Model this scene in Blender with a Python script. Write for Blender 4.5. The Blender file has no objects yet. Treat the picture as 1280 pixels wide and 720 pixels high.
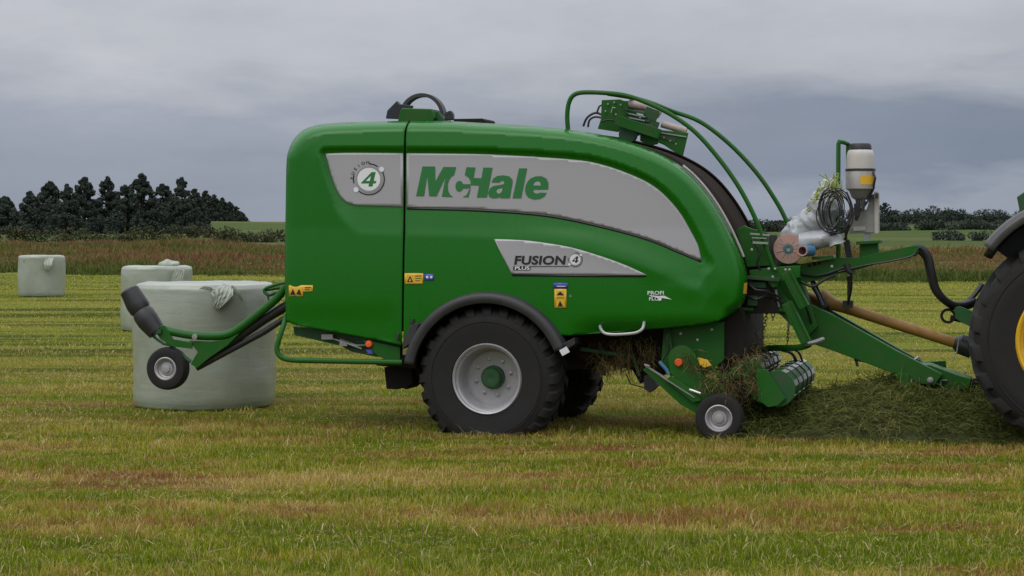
import bpy, bmesh, math, random
import numpy as np
from mathutils import Vector, Matrix, geometry, noise as mnoise
random.seed(7); rng = np.random.default_rng(7)
SC = bpy.context.scene; COL = SC.collection
PI = math.pi
CAMH, CAMY, F = 2.0, -20.0, 2560.0           # camera height, position, focal length in photo pixels
TH = math.radians(14.0); CT, ST = math.cos(TH), math.sin(TH)
OX = -0.258                                   # near wheel of the baler, world x

# ------------------------------------------------------------------ measuring helpers
def L(px, py, y=0.0):
    """photo pixel + depth in the machine's own frame -> point in the machine's frame"""
    a = (px-640)/F; b = -(py-288)/F
    t = (y - CAMY*CT + OX*ST)/(a*ST+CT)
    X = a*t; Y = t+CAMY
    return Vector(((X-OX)*CT - Y*ST, y, CAMH + b*t))
def W(px, py, t):
    return Vector(((px-640)/F*t, t+CAMY, CAMH-(py-288)/F*t))

# ------------------------------------------------------------------ materials
def newmat(name):
    m = bpy.data.materials.new(name); m.use_nodes = True
    nt = m.node_tree; b = nt.nodes['Principled BSDF']
    return m, nt, b
def N(nt, typ, **kw):
    n = nt.nodes.new(typ)
    for k, v in kw.items():
        if k in n.inputs.keys() if isinstance(k, str) else False: n.inputs[k].default_value = v
        else: setattr(n, k, v)
    return n
def c4(c): return (c[0], c[1], c[2], 1.0)
def noise(nt, vec, scale, detail=4, rough=.55, dist=0.0):
    n = nt.nodes.new('ShaderNodeTexNoise'); n.inputs['Scale'].default_value = scale
    n.inputs['Detail'].default_value = detail; n.inputs['Roughness'].default_value = rough
    n.inputs['Distortion'].default_value = dist
    if vec is not None: nt.links.new(vec, n.inputs['Vector'])
    return n.outputs['Fac']
def mapping(nt, vec, scale=(1,1,1), loc=(0,0,0)):
    n = nt.nodes.new('ShaderNodeMapping'); n.inputs['Scale'].default_value = scale; n.inputs['Location'].default_value = loc
    nt.links.new(vec, n.inputs['Vector']); return n.outputs['Vector']
def ramp(nt, fac, stops, interp='LINEAR'):
    n = nt.nodes.new('ShaderNodeValToRGB'); cr = n.color_ramp; cr.interpolation = interp
    while len(cr.elements) < len(stops): cr.elements.new(.5)
    for e, (p, c) in zip(cr.elements, stops):
        e.position = p; e.color = c4(c) if not isinstance(c, (int, float)) else (c, c, c, 1)
    nt.links.new(fac, n.inputs['Fac']); return n.outputs['Color']
def mix(nt, fac, a, b, mode='MIX'):
    n = nt.nodes.new('ShaderNodeMix'); n.data_type = 'RGBA'; n.blend_type = mode
    for sock, v in ((n.inputs['Factor'], fac), (n.inputs['A'], a), (n.inputs['B'], b)):
        s = sock
        if s.name == 'A': s = n.inputs[6]
        if s.name == 'B': s = n.inputs[7]
        if isinstance(v, (int, float)): s.default_value = v
        elif isinstance(v, tuple): s.default_value = c4(v)
        else: nt.links.new(v, s)
    return n.outputs[2]
def math_(nt, op, a, b=None, clamp=False):
    n = nt.nodes.new('ShaderNodeMath'); n.operation = op; n.use_clamp = clamp
    for i, v in enumerate((a, b)):
        if v is None: continue
        if isinstance(v, (int, float)): n.inputs[i].default_value = v
        else: nt.links.new(v, n.inputs[i])
    return n.outputs[0]
def bump(nt, b, h, strength=.3, dist=.01):
    n = nt.nodes.new('ShaderNodeBump'); n.inputs['Strength'].default_value = strength; n.inputs['Distance'].default_value = dist
    nt.links.new(h, n.inputs['Height']); nt.links.new(n.outputs['Normal'], b.inputs['Normal'])
def objco(nt):
    return nt.nodes.new('ShaderNodeTexCoord').outputs['Object']
def geopos(nt):
    return nt.nodes.new('ShaderNodeNewGeometry').outputs['Position']

def paint(name, col, rough=.35, dirt=(.10,.085,.05), damt=.35, metal=0.0, coat=0.0, scale=3.0, spec=.5):
    m, nt, b = newmat(name); v = objco(nt)
    d = ramp(nt, noise(nt, v, scale, 8, .7), [(.45, 0.0), (.78, 1.0)])
    d = math_(nt, 'MULTIPLY', d, damt)
    nt.links.new(mix(nt, d, col, dirt), b.inputs['Base Color'])
    r = math_(nt, 'ADD', math_(nt, 'MULTIPLY', noise(nt, v, 25, 5, .7), .16), rough-.08)
    r = math_(nt, 'ADD', r, math_(nt, 'MULTIPLY', d, .5), True)
    nt.links.new(r, b.inputs['Roughness'])
    b.inputs['Metallic'].default_value = metal; b.inputs['Coat Weight'].default_value = coat
    b.inputs['Coat Roughness'].default_value = .12; b.inputs['Specular IOR Level'].default_value = spec
    return m
GREEN = (.008,.135,.016)
M = {}
M['panel'] = paint('panel_green', (.0075,.135,.005), .24, (.016,.105,.012), .25, coat=.0, scale=1.6, spec=.36)
M['green'] = paint('frame_green', (.010,.100,.007), .45, (.070,.07,.03), .5, scale=5, spec=.28)
M['dkgreen'] = paint('dirty_green', (.008,.075,.016), .5, (.06,.05,.03), .8, scale=6)
M['silver'] = paint('silver_decal', (.40,.385,.40), .38, (.33,.32,.32), .25, metal=.15, scale=1.5)
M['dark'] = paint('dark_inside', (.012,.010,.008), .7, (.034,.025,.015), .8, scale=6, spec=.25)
M['brown'] = paint('worn_steel', (.022,.015,.011), .9, (.040,.028,.019), .6, scale=7, spec=.08)
M['black'] = paint('black_plastic', (.018,.018,.019), .42, (.06,.055,.045), .35, scale=5)
M['guard'] = paint('mudguard_plastic', (.030,.030,.031), .48, (.07,.065,.055), .5, scale=4)
M['tyre'] = paint('tyre_rubber', (.009,.0085,.0085), .78, (.034,.027,.019), .8, scale=6)
M['rim'] = paint('rim_silver', (.42,.41,.42), .38, (.22,.19,.15), .5, metal=.35, scale=8)
M['steel'] = paint('bare_steel', (.42,.41,.40), .35, (.2,.16,.12), .5, metal=.7, scale=9)
M['white'] = paint('white_print', (.75,.75,.76), .4, (.5,.5,.48), .2)
M['print'] = paint('black_print', (.012,.012,.013), .4, (.02,.02,.02), .2)
M['lettergreen'] = paint('green_print', (.022,.17,.038), .38, (.04,.14,.05), .2)
M['yellow'] = paint('yellow_label', (.72,.42,.03), .4, (.4,.25,.05), .4)
M['blue'] = paint('blue_label', (.05,.06,.35), .4, (.2,.2,.3), .2)
M['orange'] = paint('orange_lens', (.9,.12,.02), .25, (.5,.1,.03), .2)
M['ochre'] = paint('drive_shaft_guard', (.30,.155,.028), .5, (.13,.08,.03), .7, scale=7)
M['pink'] = paint('roll_end', (.42,.24,.19), .6, (.25,.15,.12), .5, scale=12)
M['tube'] = paint('roller_pale', (.36,.29,.26), .5, (.2,.13,.1), .6, scale=10)
M['tyellow'] = paint('rim_yellow', (.78,.45,.02), .4, (.3,.2,.06), .4)
M['tank'] = paint('tank_plastic', (.55,.51,.46), .4, (.3,.27,.22), .5, scale=6)
M['inox'] = paint('box_steel', (.38,.36,.34), .4, (.2,.18,.15), .5, metal=.4, scale=6)
M['lid'] = paint('lid_black', (.02,.02,.024), .5)
M['cblue'] = paint('blue_core', (.05,.17,.30), .5, (.15,.2,.22), .6)
M['teal'] = paint('core_teal', (.06,.13,.13), .6)
M['yelfilm'] = paint('netting_yellow', (.30,.36,.04), .7, (.45,.45,.18), .7, scale=10)
M['tgrey'] = paint('wing_grey', (.07,.068,.066), .5, (.14,.13,.12), .6, scale=6)
M['tgreen'] = paint('tractor_green', (.012,.10,.02), .35)
M['coil'] = paint('hose_black', (.014,.013,.015), .45, (.05,.04,.03), .4)
mg, nt, b = newmat('cab_glass'); b.inputs['Base Color'].default_value = (.02,.025,.03,1); b.inputs['Roughness'].default_value = .05; M['glass'] = mg

def film_mat(name, base, base2):
    m, nt, b = newmat(name); v = objco(nt)
    n1 = noise(nt, mapping(nt, v, (1.2,1.2,7)), 2.2, 6, .65)
    n2 = noise(nt, mapping(nt, v, (6,6,.7)), 2.5, 5, .6)
    n3 = noise(nt, v, 1.6, 4, .6)
    nt.links.new(mix(nt, ramp(nt, n3, [(.3,0.0),(.75,1.0)]), base, base2), b.inputs['Base Color'])
    h = math_(nt, 'ADD', math_(nt, 'MULTIPLY', n1, .7), math_(nt, 'MULTIPLY', n2, .5))
    h = math_(nt, 'ADD', h, math_(nt, 'MULTIPLY', noise(nt, v, 22, 4, .6), .12))
    bump(nt, b, h, .36, .022)
    b.inputs['Roughness'].default_value = .30; b.inputs['Coat Weight'].default_value = .35; b.inputs['Coat Roughness'].default_value = .12; b.inputs['Subsurface Weight'].default_value = .25; b.inputs['Subsurface Radius'].default_value = (.06,.06,.05)
    return m
M['film'] = film_mat('bale_film', (.275,.305,.24), (.36,.39,.31))
M['wrapfilm'] = film_mat('clear_wrap', (.27,.29,.30), (.42,.43,.44))

# vegetation colours, shared by the soil sheet and the blades standing on it
def field_colour(nt, blades=False):
    p = geopos(nt)
    sep = nt.nodes.new('ShaderNodeSeparateXYZ'); nt.links.new(p, sep.inputs[0])
    warp = noise(nt, mapping(nt, p, (.35,.35,0)), 1.0, 4, .6)
    y = math_(nt, 'ADD', sep.outputs['Y'], math_(nt, 'MULTIPLY', math_(nt, 'SUBTRACT', warp, .5), 2.3))
    # swath pattern: a slow wave along Y, broken up by stretched noise
    wv = math_(nt, 'SINE', math_(nt, 'ADD', math_(nt, 'MULTIPLY', y, 2.67), 4.76))
    st = noise(nt, mapping(nt, p, (.26,1.6,0)), 1.0, 5, .62)
    st2 = noise(nt, mapping(nt, p, (.9,3.2,0), (7,3,0)), 1.3, 6, .7)
    fine = noise(nt, mapping(nt, p, (3,5,0)), 3.0, 6, .75)
    s = math_(nt, 'ADD', math_(nt, 'MULTIPLY', wv, .065), st)
    s = math_(nt, 'ADD', math_(nt, 'MULTIPLY', s, .54), math_(nt, 'MULTIPLY', st2, .46))
    s = math_(nt, 'ADD', s, math_(nt, 'MULTIPLY', math_(nt, 'SUBTRACT', fine, .5), .42))
    s = math_(nt, 'ADD', math_(nt, 'MULTIPLY', math_(nt, 'SUBTRACT', s, .5), 2.5), .49)
    # foremost strip of fresh green (world y below about -6.4)
    near = ramp(nt, math_(nt, 'ADD', math_(nt, 'MULTIPLY', y, .25), 2.2), [(.50, 1.0), (.62, 0.0)])
    s = math_(nt, 'SUBTRACT', s, math_(nt, 'MULTIPLY', near, .15))
    col = ramp(nt, s, [(.34, (.078,.112,.004)), (.44, (.125,.150,.008)), (.52, (.175,.175,.022)), (.60, (.215,.17,.055)), (.70, (.27,.205,.105))])
    red = noise(nt, mapping(nt, p, (.42,1.7,0), (11,2,0)), 1.0, 5, .6)
    red = ramp(nt, red, [(.47, 0.0), (.56, 1.0)])
    sred = ramp(nt, s, [(.45, 0.0), (.55, 1.0)])
    col = mix(nt, math_(nt, 'MULTIPLY', math_(nt, 'MULTIPLY', red, sred), .8), col, (.145,.055,.036))
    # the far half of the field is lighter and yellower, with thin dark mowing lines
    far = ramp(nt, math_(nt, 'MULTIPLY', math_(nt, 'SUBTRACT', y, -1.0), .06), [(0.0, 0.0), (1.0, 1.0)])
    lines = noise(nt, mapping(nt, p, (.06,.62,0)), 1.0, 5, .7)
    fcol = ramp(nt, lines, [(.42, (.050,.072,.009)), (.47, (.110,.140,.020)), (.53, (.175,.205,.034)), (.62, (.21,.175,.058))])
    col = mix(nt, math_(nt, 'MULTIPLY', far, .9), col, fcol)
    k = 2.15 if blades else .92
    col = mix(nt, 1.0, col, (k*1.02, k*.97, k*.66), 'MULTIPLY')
    return col, p, sep

def make_ground_mat():
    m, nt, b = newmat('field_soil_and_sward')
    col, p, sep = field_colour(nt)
    col = mix(nt, .5, col, (.05,.06,.015), 'MULTIPLY') if False else col
    yv = math_(nt, 'ADD', sep.outputs['Y'], math_(nt, 'MULTIPLY', sep.outputs['X'], .35))
    # rough bank
    bank = ramp(nt, math_(nt, 'MULTIPLY', yv, .01), [(.66, 0.0), (.68, 1.0)])
    bn = noise(nt, mapping(nt, p, (.25,.4,0)), 1.0, 6, .65)
    bcol = ramp(nt, bn, [(.35, (.075,.085,.022)), (.5, (.12,.10,.035)), (.65, (.15,.085,.045))])
    col = mix(nt, bank, col, bcol)
    pale = ramp(nt, math_(nt, 'MULTIPLY', sep.outputs['Y'], .001), [(.117, 0.0), (.121, 1.0), (.150, 1.0), (.154, 0.0)])
    pale = math_(nt, 'MULTIPLY', pale, ramp(nt, math_(nt, 'MULTIPLY', sep.outputs['X'], .01), [(.12, 0.0), (.16, 1.0)]))
    col = mix(nt, pale, col, (.21,.22,.055))
    # pastures beyond, each with its own green
    far = ramp(nt, math_(nt, 'MULTIPLY', sep.outputs['Y'], .001), [(.165, 0.0), (.18, 1.0)])
    pn = noise(nt, mapping(nt, p, (.004,.012,0)), 1.0, 2, .4)
    pcol = ramp(nt, pn, [(.40, (.052,.085,.018)), (.5, (.045,.078,.016)), (.62, (.11,.11,.035))])
    pcol = mix(nt, .25, pcol, ramp(nt, noise(nt, mapping(nt, p, (.05,.12,0)), 1.0, 5, .6), [(.3,(.04,.06,.01)),(.7,(.12,.14,.03))]))
    col = mix(nt, far, col, pcol)
    moor = ramp(nt, math_(nt, 'MULTIPLY', sep.outputs['Y'], .001), [(.470, 0.0), (.485, 1.0)]); moor = math_(nt, 'MULTIPLY', moor, ramp(nt, math_(nt, 'MULTIPLY', sep.outputs['X'], .01), [(0.0, 0.0), (.05, 1.0)]))
    col = mix(nt, moor, col, (.032,.045,.024))
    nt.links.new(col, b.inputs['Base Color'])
    b.inputs['Roughness'].default_value = .95; b.inputs['Specular IOR Level'].default_value = .1
    h = math_(nt, 'ADD', noise(nt, mapping(nt, p, (1,2.2,1)), 5, 8, .75), math_(nt, 'MULTIPLY', noise(nt, mapping(nt, p, (.15,1.3,1)), 1.0, 4, .6), 1.3))
    bump(nt, b, h, .8, .09)
    return m
M['ground'] = make_ground_mat()
def make_blade_mat():
    m, nt, b = newmat('grass_blades')
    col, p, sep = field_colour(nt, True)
    at = nt.nodes.new('ShaderNodeAttribute'); at.attribute_name = 'tint'
    col = mix(nt, ramp(nt, at.outputs['Fac'], [(.62, 0.0), (.97, .8)]), col, (.56,.47,.20))
    col = mix(nt, ramp(nt, at.outputs['Fac'], [(.05, .55), (.35, 0.0)]), col, (.075,.115,.008))
    nt.links.new(col, b.inputs['Base Color']); b.inputs['Roughness'].default_value = .7
    b.inputs['Specular IOR Level'].default_value = .06
    tr = nt.nodes.new('ShaderNodeBsdfTranslucent'); nt.links.new(col, tr.inputs['Color'])
    ms = nt.nodes.new('ShaderNodeMixShader'); ms.inputs[0].default_value = .35
    out = nt.nodes['Material Output']
    nt.links.new(b.outputs[0], ms.inputs[1]); nt.links.new(tr.outputs[0], ms.inputs[2]); nt.links.new(ms.outputs[0], out.inputs['Surface'])
    return m
M['blade'] = make_blade_mat()
def leafy(name, stops, trans=.2):
    m, nt, b = newmat(name)
    at = nt.nodes.new('ShaderNodeAttribute'); at.attribute_name = 'tint'
    col = ramp(nt, at.outputs['Fac'], stops)
    nt.links.new(col, b.inputs['Base Color']); b.inputs['Roughness'].default_value = .75; b.inputs['Specular IOR Level'].default_value = .15
    tr = nt.nodes.new('ShaderNodeBsdfTranslucent'); nt.links.new(col, tr.inputs['Color'])
    ms = nt.nodes.new('ShaderNodeMixShader'); ms.inputs[0].default_value = trans
    out = nt.nodes['Material Output']
    nt.links.new(b.outputs[0], ms.inputs[1]); nt.links.new(tr.outputs[0], ms.inputs[2]); nt.links.new(ms.outputs[0], out.inputs['Surface'])
    return m
M['hay'] = leafy('cut_grass', [(0, (.085,.105,.022)), (.45, (.135,.15,.038)), (.75, (.20,.19,.06)), (1, (.32,.26,.11))])
M['dryhay'] = leafy('caught_hay', [(0, (.07,.05,.022)), (.5, (.14,.11,.04)), (1, (.26,.20,.09))])
M['rough'] = leafy('rough_growth', [(0, (.07,.10,.018)), (.35, (.12,.135,.03)), (.55, (.19,.135,.05)), (.72, (.23,.095,.058)), (.9, (.17,.065,.045)), (1, (.26,.19,.10))])
M['needle'] = leafy('dark_foliage', [(0, (.036,.050,.038)), (.5, (.043,.056,.041)), (1, (.056,.062,.046))], .05)
M['needle2'] = leafy('blue_foliage', [(0, (.036,.050,.036)), (1, (.050,.064,.044))], .05)
M['hedge'] = leafy('hedge_foliage', [(0, (.032,.042,.018)), (.6, (.055,.062,.026)), (1, (.085,.070,.035))], .1)
M['bark'] = paint('bark', (.06,.045,.035), .9, (.04,.035,.03), .5)

# ------------------------------------------------------------------ mesh builder
def tagit(o, label=None, cat=None, group=None, kind=None):
    for k, v in (('label', label), ('category', cat), ('group', group), ('kind', kind)):
        if v: o[k] = v
    return o
def empty(name, loc=(0,0,0), rz=0.0):
    o = bpy.data.objects.new(name, None); COL.objects.link(o); o.location = loc; o.rotation_euler = (0,0,rz); o.empty_display_size = .2
    return o
def V(p): return Vector(p)
class MB:
    def __init__(s): s.v = []; s.f = []
    def add(s, vs, fs):
        n = len(s.v); s.v += [tuple(x) for x in vs]; s.f += [tuple(i+n for i in f) for f in fs]; return s
    def box(s, c, size, rot=None):
        hx, hy, hz = [q/2 for q in size]; c = V(c)
        vs = [V((x,y,z)) for x in (-hx,hx) for y in (-hy,hy) for z in (-hz,hz)]
        if rot is not None: vs = [rot @ q for q in vs]
        return s.add([c+q for q in vs], [(0,1,3,2),(4,6,7,5),(0,4,5,1),(2,3,7,6),(0,2,6,4),(1,5,7,3)])
    def bar(s, p0, p1, w, h, up=(0,1,0)):
        p0, p1 = V(p0), V(p1); d = (p1-p0); l = d.length; d.normalize()
        u = V(up); u = (u - d*u.dot(d)).normalized(); w2 = d.cross(u)
        R = Matrix((d, u, w2)).transposed()
        return s.box((p0+p1)/2, (l, w, h), R)
    def tube(s, pts, r, seg=10, caps=True, smooth=0):
        pts = [V(p) for p in pts]
        if smooth: pts = catmull(pts, smooth)
        n = len(pts); rr = r if isinstance(r, (list, tuple)) else [r]*n
        if len(rr) != n: rr = [rr[0] + (rr[-1]-rr[0])*i/(n-1) for i in range(n)]
        t0 = (pts[1]-pts[0]).normalized(); a = V((0,1,0)) if abs(t0.y) < .9 else V((1,0,0))
        u = (a - t0*a.dot(t0)).normalized(); vs = []; fs = []
        for i, p in enumerate(pts):
            t = ((pts[min(i+1,n-1)]-pts[max(i-1,0)])).normalized()
            u = (u - t*u.dot(t)).normalized(); w = t.cross(u)
            for k in range(seg):
                an = 2*PI*k/seg; vs.append(p + (u*math.cos(an)+w*math.sin(an))*rr[i])
        for i in range(n-1):
            for k in range(seg):
                k2 = (k+1) % seg; fs.append((i*seg+k, i*seg+k2, (i+1)*seg+k2, (i+1)*seg+k))
        if caps: fs += [tuple(range(seg))[::-1], tuple((n-1)*seg+k for k in range(seg))]
        return s.add(vs, fs)
    def prism(s, poly, y0, y1):
        """poly = list of (x,z) in machine coordinates"""
        n = len(poly)
        vs = [V((p[0], y0, p[1])) for p in poly]+[V((p[0], y1, p[1])) for p in poly]
        fs = [tuple(range(n)), tuple(range(2*n-1, n-1, -1))]+[(i, i+n, (i+1) % n+n, (i+1) % n) for i in range(n)]
        return s.add(vs, fs)
    def pprism(s, pix, y0, y1):
        q = [L(a, b_, y0) for a, b_ in pix]
        return s.prism([(p.x, p.z) for p in q], y0, y1)
    def lathe(s, c, prof, seg=48, axis='y', close=False, a0=0, a1=2*PI):
        """prof = list of (radius, offset along axis)"""
        c = V(c); vs = []; fs = []; full = abs(a1-a0-2*PI) < 1e-6; m = len(prof); ns = seg if full else seg+1
        for i in range(ns):
            a = a0+(a1-a0)*i/seg
            for r, o in prof:
                if axis == 'y': vs.append(c+V((r*math.cos(a), o, r*math.sin(a))))
                else: vs.append(c+V((r*math.cos(a), r*math.sin(a), o)))
        for i in range(seg):
            j = (i+1) % ns
            for k in range(m if close else m-1):
                k2 = (k+1) % m; fs.append((i*m+k, i*m+k2, j*m+k2, j*m+k))
        return s.add(vs, fs)
    def sphere(s, c, r, seg=12, rings=8, sc=(1,1,1)):
        prof = [(max(1e-4, r*math.sin(PI*k/rings)), -r*math.cos(PI*k/rings)) for k in range(rings+1)]
        n = len(s.v); s.lathe((0,0,0), prof, seg, 'z')
        for i in range(n, len(s.v)): q = s.v[i]; s.v[i] = (c[0]+q[0]*sc[0], c[1]+q[1]*sc[1], c[2]+q[2]*sc[2])
        return s
    def build(s, name, mat, parent=None, smooth=True, bevel=0.0, recalc=True, label=None, solid=0.0, angle=35):
        me = bpy.data.meshes.new(name); me.from_pydata(s.v, [], s.f)
        if recalc:
            bm = bmesh.new(); bm.from_mesh(me); bmesh.ops.recalc_face_normals(bm, faces=bm.faces); bm.to_mesh(me); bm.free()
        me.materials.append(M[mat] if isinstance(mat, str) else mat)
        if smooth:
            me.polygons.foreach_set('use_smooth', [True]*len(me.polygons))
            try: me.set_sharp_from_angle(angle=math.radians(angle))
            except Exception: pass
        o = bpy.data.objects.new(name, me); COL.objects.link(o)
        if parent is not None: o.parent = parent
        if solid:
            md = o.modifiers.new('solid', 'SOLIDIFY'); md.thickness = solid; md.offset = 0
        if bevel:
            md = o.modifiers.new('bevel', 'BEVEL'); md.width = bevel; md.segments = 2; md.limit_method = 'ANGLE'; md.angle_limit = math.radians(40); md.harden_normals = False
        if label: o['label'] = label
        return o
def catmull(pts, k):
    out = []; n = len(pts)
    for i in range(n-1):
        p0 = pts[max(i-1,0)]; p1 = pts[i]; p2 = pts[i+1]; p3 = pts[min(i+2,n-1)]
        for j in range(k):
            t = j/k
            out.append(.5*((2*p1)+(p2-p0)*t+(2*p0-5*p1+4*p2-p3)*t*t+(3*p1-p0-3*p2+p3)*t**3))
    out.append(pts[-1]); return out
def smooth2(poly, k=4, closed=False):
    p = [V((a, b_, 0)) for a, b_ in poly]; return [(q.x, q.y) for q in catmull(p, k)]

# ------------------------------------------------------------------ blades and leaves (numpy)
def soup(name, verts, faces_idx, nper, mat, tint=None, parent=None):
    """verts (n,k,3) with k verts each; faces_idx = list of index tuples inside one element"""
    n, k, _ = verts.shape
    me = bpy.data.meshes.new(name)
    me.vertices.add(n*k); me.vertices.foreach_set('co', verts.reshape(-1).astype(np.float32))
    loops = []; starts = []; tot = 0
    base = (np.arange(n)*k)[:, None]
    alls = [base+np.array(f)[None, :] for f in faces_idx]
    flat = np.concatenate([a for a in alls], axis=1).reshape(-1)
    lens = [len(f) for f in faces_idx]; per = sum(lens)
    me.loops.add(n*per); me.loops.foreach_set('vertex_index', flat.astype(np.int32))
    offs = np.cumsum([0]+lens[:-1])
    me.polygons.add(n*len(lens))
    me.polygons.foreach_set('loop_start', ((np.arange(n)*per)[:, None]+offs[None, :]).reshape(-1).astype(np.int32))
    me.update(calc_edges=True)
    if tint is not None:
        a = me.attributes.new('tint', 'FLOAT', 'POINT'); a.data.foreach_set('value', np.repeat(tint, k).astype(np.float32))
    me.materials.append(M[mat]); me.validate()
    o = bpy.data.objects.new(name, me); COL.objects.link(o)
    if parent is not None: o.parent = parent
    return o
def blades(P, h, w, lean, bend=True):
    """P (n,3) base points; returns (n,5,3)"""
    n = len(P); a = rng.uniform(0, PI, n); d = np.stack([np.cos(a), np.sin(a), 0*a], 1)
    la = rng.uniform(0, 2*PI, n); l = np.stack([np.cos(la), np.sin(la), 0*la], 1)*(lean*h)[:, None]
    up = np.zeros((n, 3)); up[:, 2] = h
    v = np.zeros((n, 5, 3)); hw = (w/2)[:, None]
    v[:, 0] = P-d*hw; v[:, 1] = P+d*hw
    v[:, 2] = P-d*hw*.75+l*.35+up*.6; v[:, 3] = P+d*hw*.75+l*.35+up*.6
    v[:, 4] = P+l+up*(1-.25*np.minimum(lean, 1))[:, None]
    return v
BF = [(0,1,3,2), (2,3,4)]
def fnoise(x, y, s, seed=0):
    """cheap smooth value noise, vectorised"""
    x = x*s+seed*17.3; y = y*s+seed*7.7
    xi = np.floor(x); yi = np.floor(y); fx = x-xi; fy = y-yi
    fx = fx*fx*(3-2*fx); fy = fy*fy*(3-2*fy)
    def hsh(a, b_): q = np.sin(a*127.1+b_*311.7+seed)*43758.5453; return q-np.floor(q)
    return (hsh(xi,yi)*(1-fx)+hsh(xi+1,yi)*fx)*(1-fy)+(hsh(xi,yi+1)*(1-fx)+hsh(xi+1,yi+1)*fx)*fy

# ------------------------------------------------------------------ terrain
def terrain(X, Y):
    X = np.asarray(X, float); Y = np.asarray(Y, float)
    t = Y+20+X*.35
    def ss(a, b_, v): q = np.clip((v-a)/(b_-a), 0, 1); return q*q*(3-2*q)
    px = 640+2560*X/np.maximum(Y+20, 30)
    z = np.interp(px, [500, 900], [.72, .28])*ss(86, 125, t)
    z = z+np.interp(px, [500, 900], [.65, .85])*ss(150, 330, t)
    hl = np.interp(px, [-400, 20, 120, 250, 360, 640, 960, 1080, 1190, 1280, 1700], [8.2, 5.4, 3.6, 3.4, 3.3, 3.0, 2.9, 3.2, 4.3, 4.3, 4.0])
    z = z+hl*ss(330, 640, Y+20)
    z = z-25*ss(660, 1400, Y+20)
    z = z+np.where(t < 86, 0.0, .12*(fnoise(X, Y, .12, 3)-.5)*2)
    return z
def ground():
    ys = np.concatenate([np.linspace(-60, 60, 61), np.geomspace(62, 4000, 90)])
    xs_n = np.linspace(-1, 1, 81)
    vs = []; nx = len(xs_n)
    for y in ys:
        hw = max(60, (y+20)*.9+40)
        X = xs_n*hw; Z = terrain(X, np.full(nx, y))
        vs += [(float(a), float(y), float(c)) for a, c in zip(X, Z)]
    fs = [(j*nx+i, j*nx+i+1, (j+1)*nx+i+1, (j+1)*nx+i) for j in range(len(ys)-1) for i in range(nx-1)]
    m = MB().add(vs, fs); o = m.build('ground', 'ground', recalc=False, angle=180); o['kind'] = 'structure'
ground()

def field_grass():
    def area(t0, t1, dens, marg):
        n = int(dens*(t1-t0)*(.56*(t1+t0)/2*1.02+2*marg))
        t = np.sqrt(rng.uniform(t0**2, t1**2, n)); x = rng.uniform(-1, 1, n)*(.285*t+marg)
        return np.stack([x, t-20, np.zeros(n)], 1)
    A = area(11.0, 15.5, 2500, .8); B = area(15.5, 21, 1750, .8); Cc = area(21, 33, 620, 1.0); D = area(33, 70, 130, 1.5); E_ = area(70, 96, 30, 2.0); E_ = E_[E_[:, 1]+20+.35*E_[:, 0] < 88]
    allv = []; tint = []
    for P, hh, ww in ((A, .068, .0058), (B, .064, .0068), (Cc, .042, .010), (D, .038, .02), (E_, .05, .045)):
        n = len(P); x, y = P[:, 0], P[:, 1]
        k = fnoise(x*.5, y, 1.6, 1)*.45+fnoise(x, y, 7, 2)*.55
        h = hh*(.18+2.0*k**1.9)*rng.uniform(.5, 1.35, n)
        w = ww*rng.uniform(.6, 1.4, n); lean = rng.uniform(.1, 1.1, n)
        allv.append(blades(P, h, w, lean)); tint.append(rng.uniform(0, 1, n))
    o = soup('stubble_grass', np.concatenate(allv), BF, 5, 'blade', np.concatenate(tint))
    tagit(o, 'short mown grass stubble of green and straw strips over the whole field', 'grass', kind='stuff')
field_grass()

def clippings():
    n = 42000; t = np.sqrt(rng.uniform(11**2, 34**2, n)); x = rng.uniform(-1, 1, n)*(.285*t+.8); y = t-20
    k = fnoise(x*.35, y, 1.1, 31)*.6+fnoise(x, y, 3.0, 32)*.4; keep = k > rng.uniform(.30, .85, n); x, y = x[keep], y[keep]; n = len(x)
    P = np.stack([x, y, rng.uniform(.012, .055, n)], 1); a = rng.normal(0, 1, (n, 3)); a[:, 2] *= .22; a /= np.linalg.norm(a, axis=1)[:, None]
    l = rng.uniform(.04, .16, n)[:, None]; e = np.cross(a, np.array([0, 0, 1.])); e /= np.linalg.norm(e, axis=1)[:, None]; w = .0035
    mid = P+a*l*.5+np.array([0, 0, .01]); v = np.stack([P-e*w, P+e*w, mid-e*w, mid+e*w, P+a*l], 1); v[:, :, 2] = np.maximum(v[:, :, 2], .006)
    o = soup('loose_clippings', v, BF, 5, 'straw', rng.uniform(0, 1, n)); tagit(o, 'loose dry straw and grass clippings scattered over the mown stubble', 'clippings', kind='stuff')
M['straw'] = leafy('dry_straw', [(0, (.10,.065,.03)), (.4, (.26,.20,.09)), (.8, (.38,.31,.14)), (1, (.46,.38,.20))], .2)
clippings()
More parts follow.
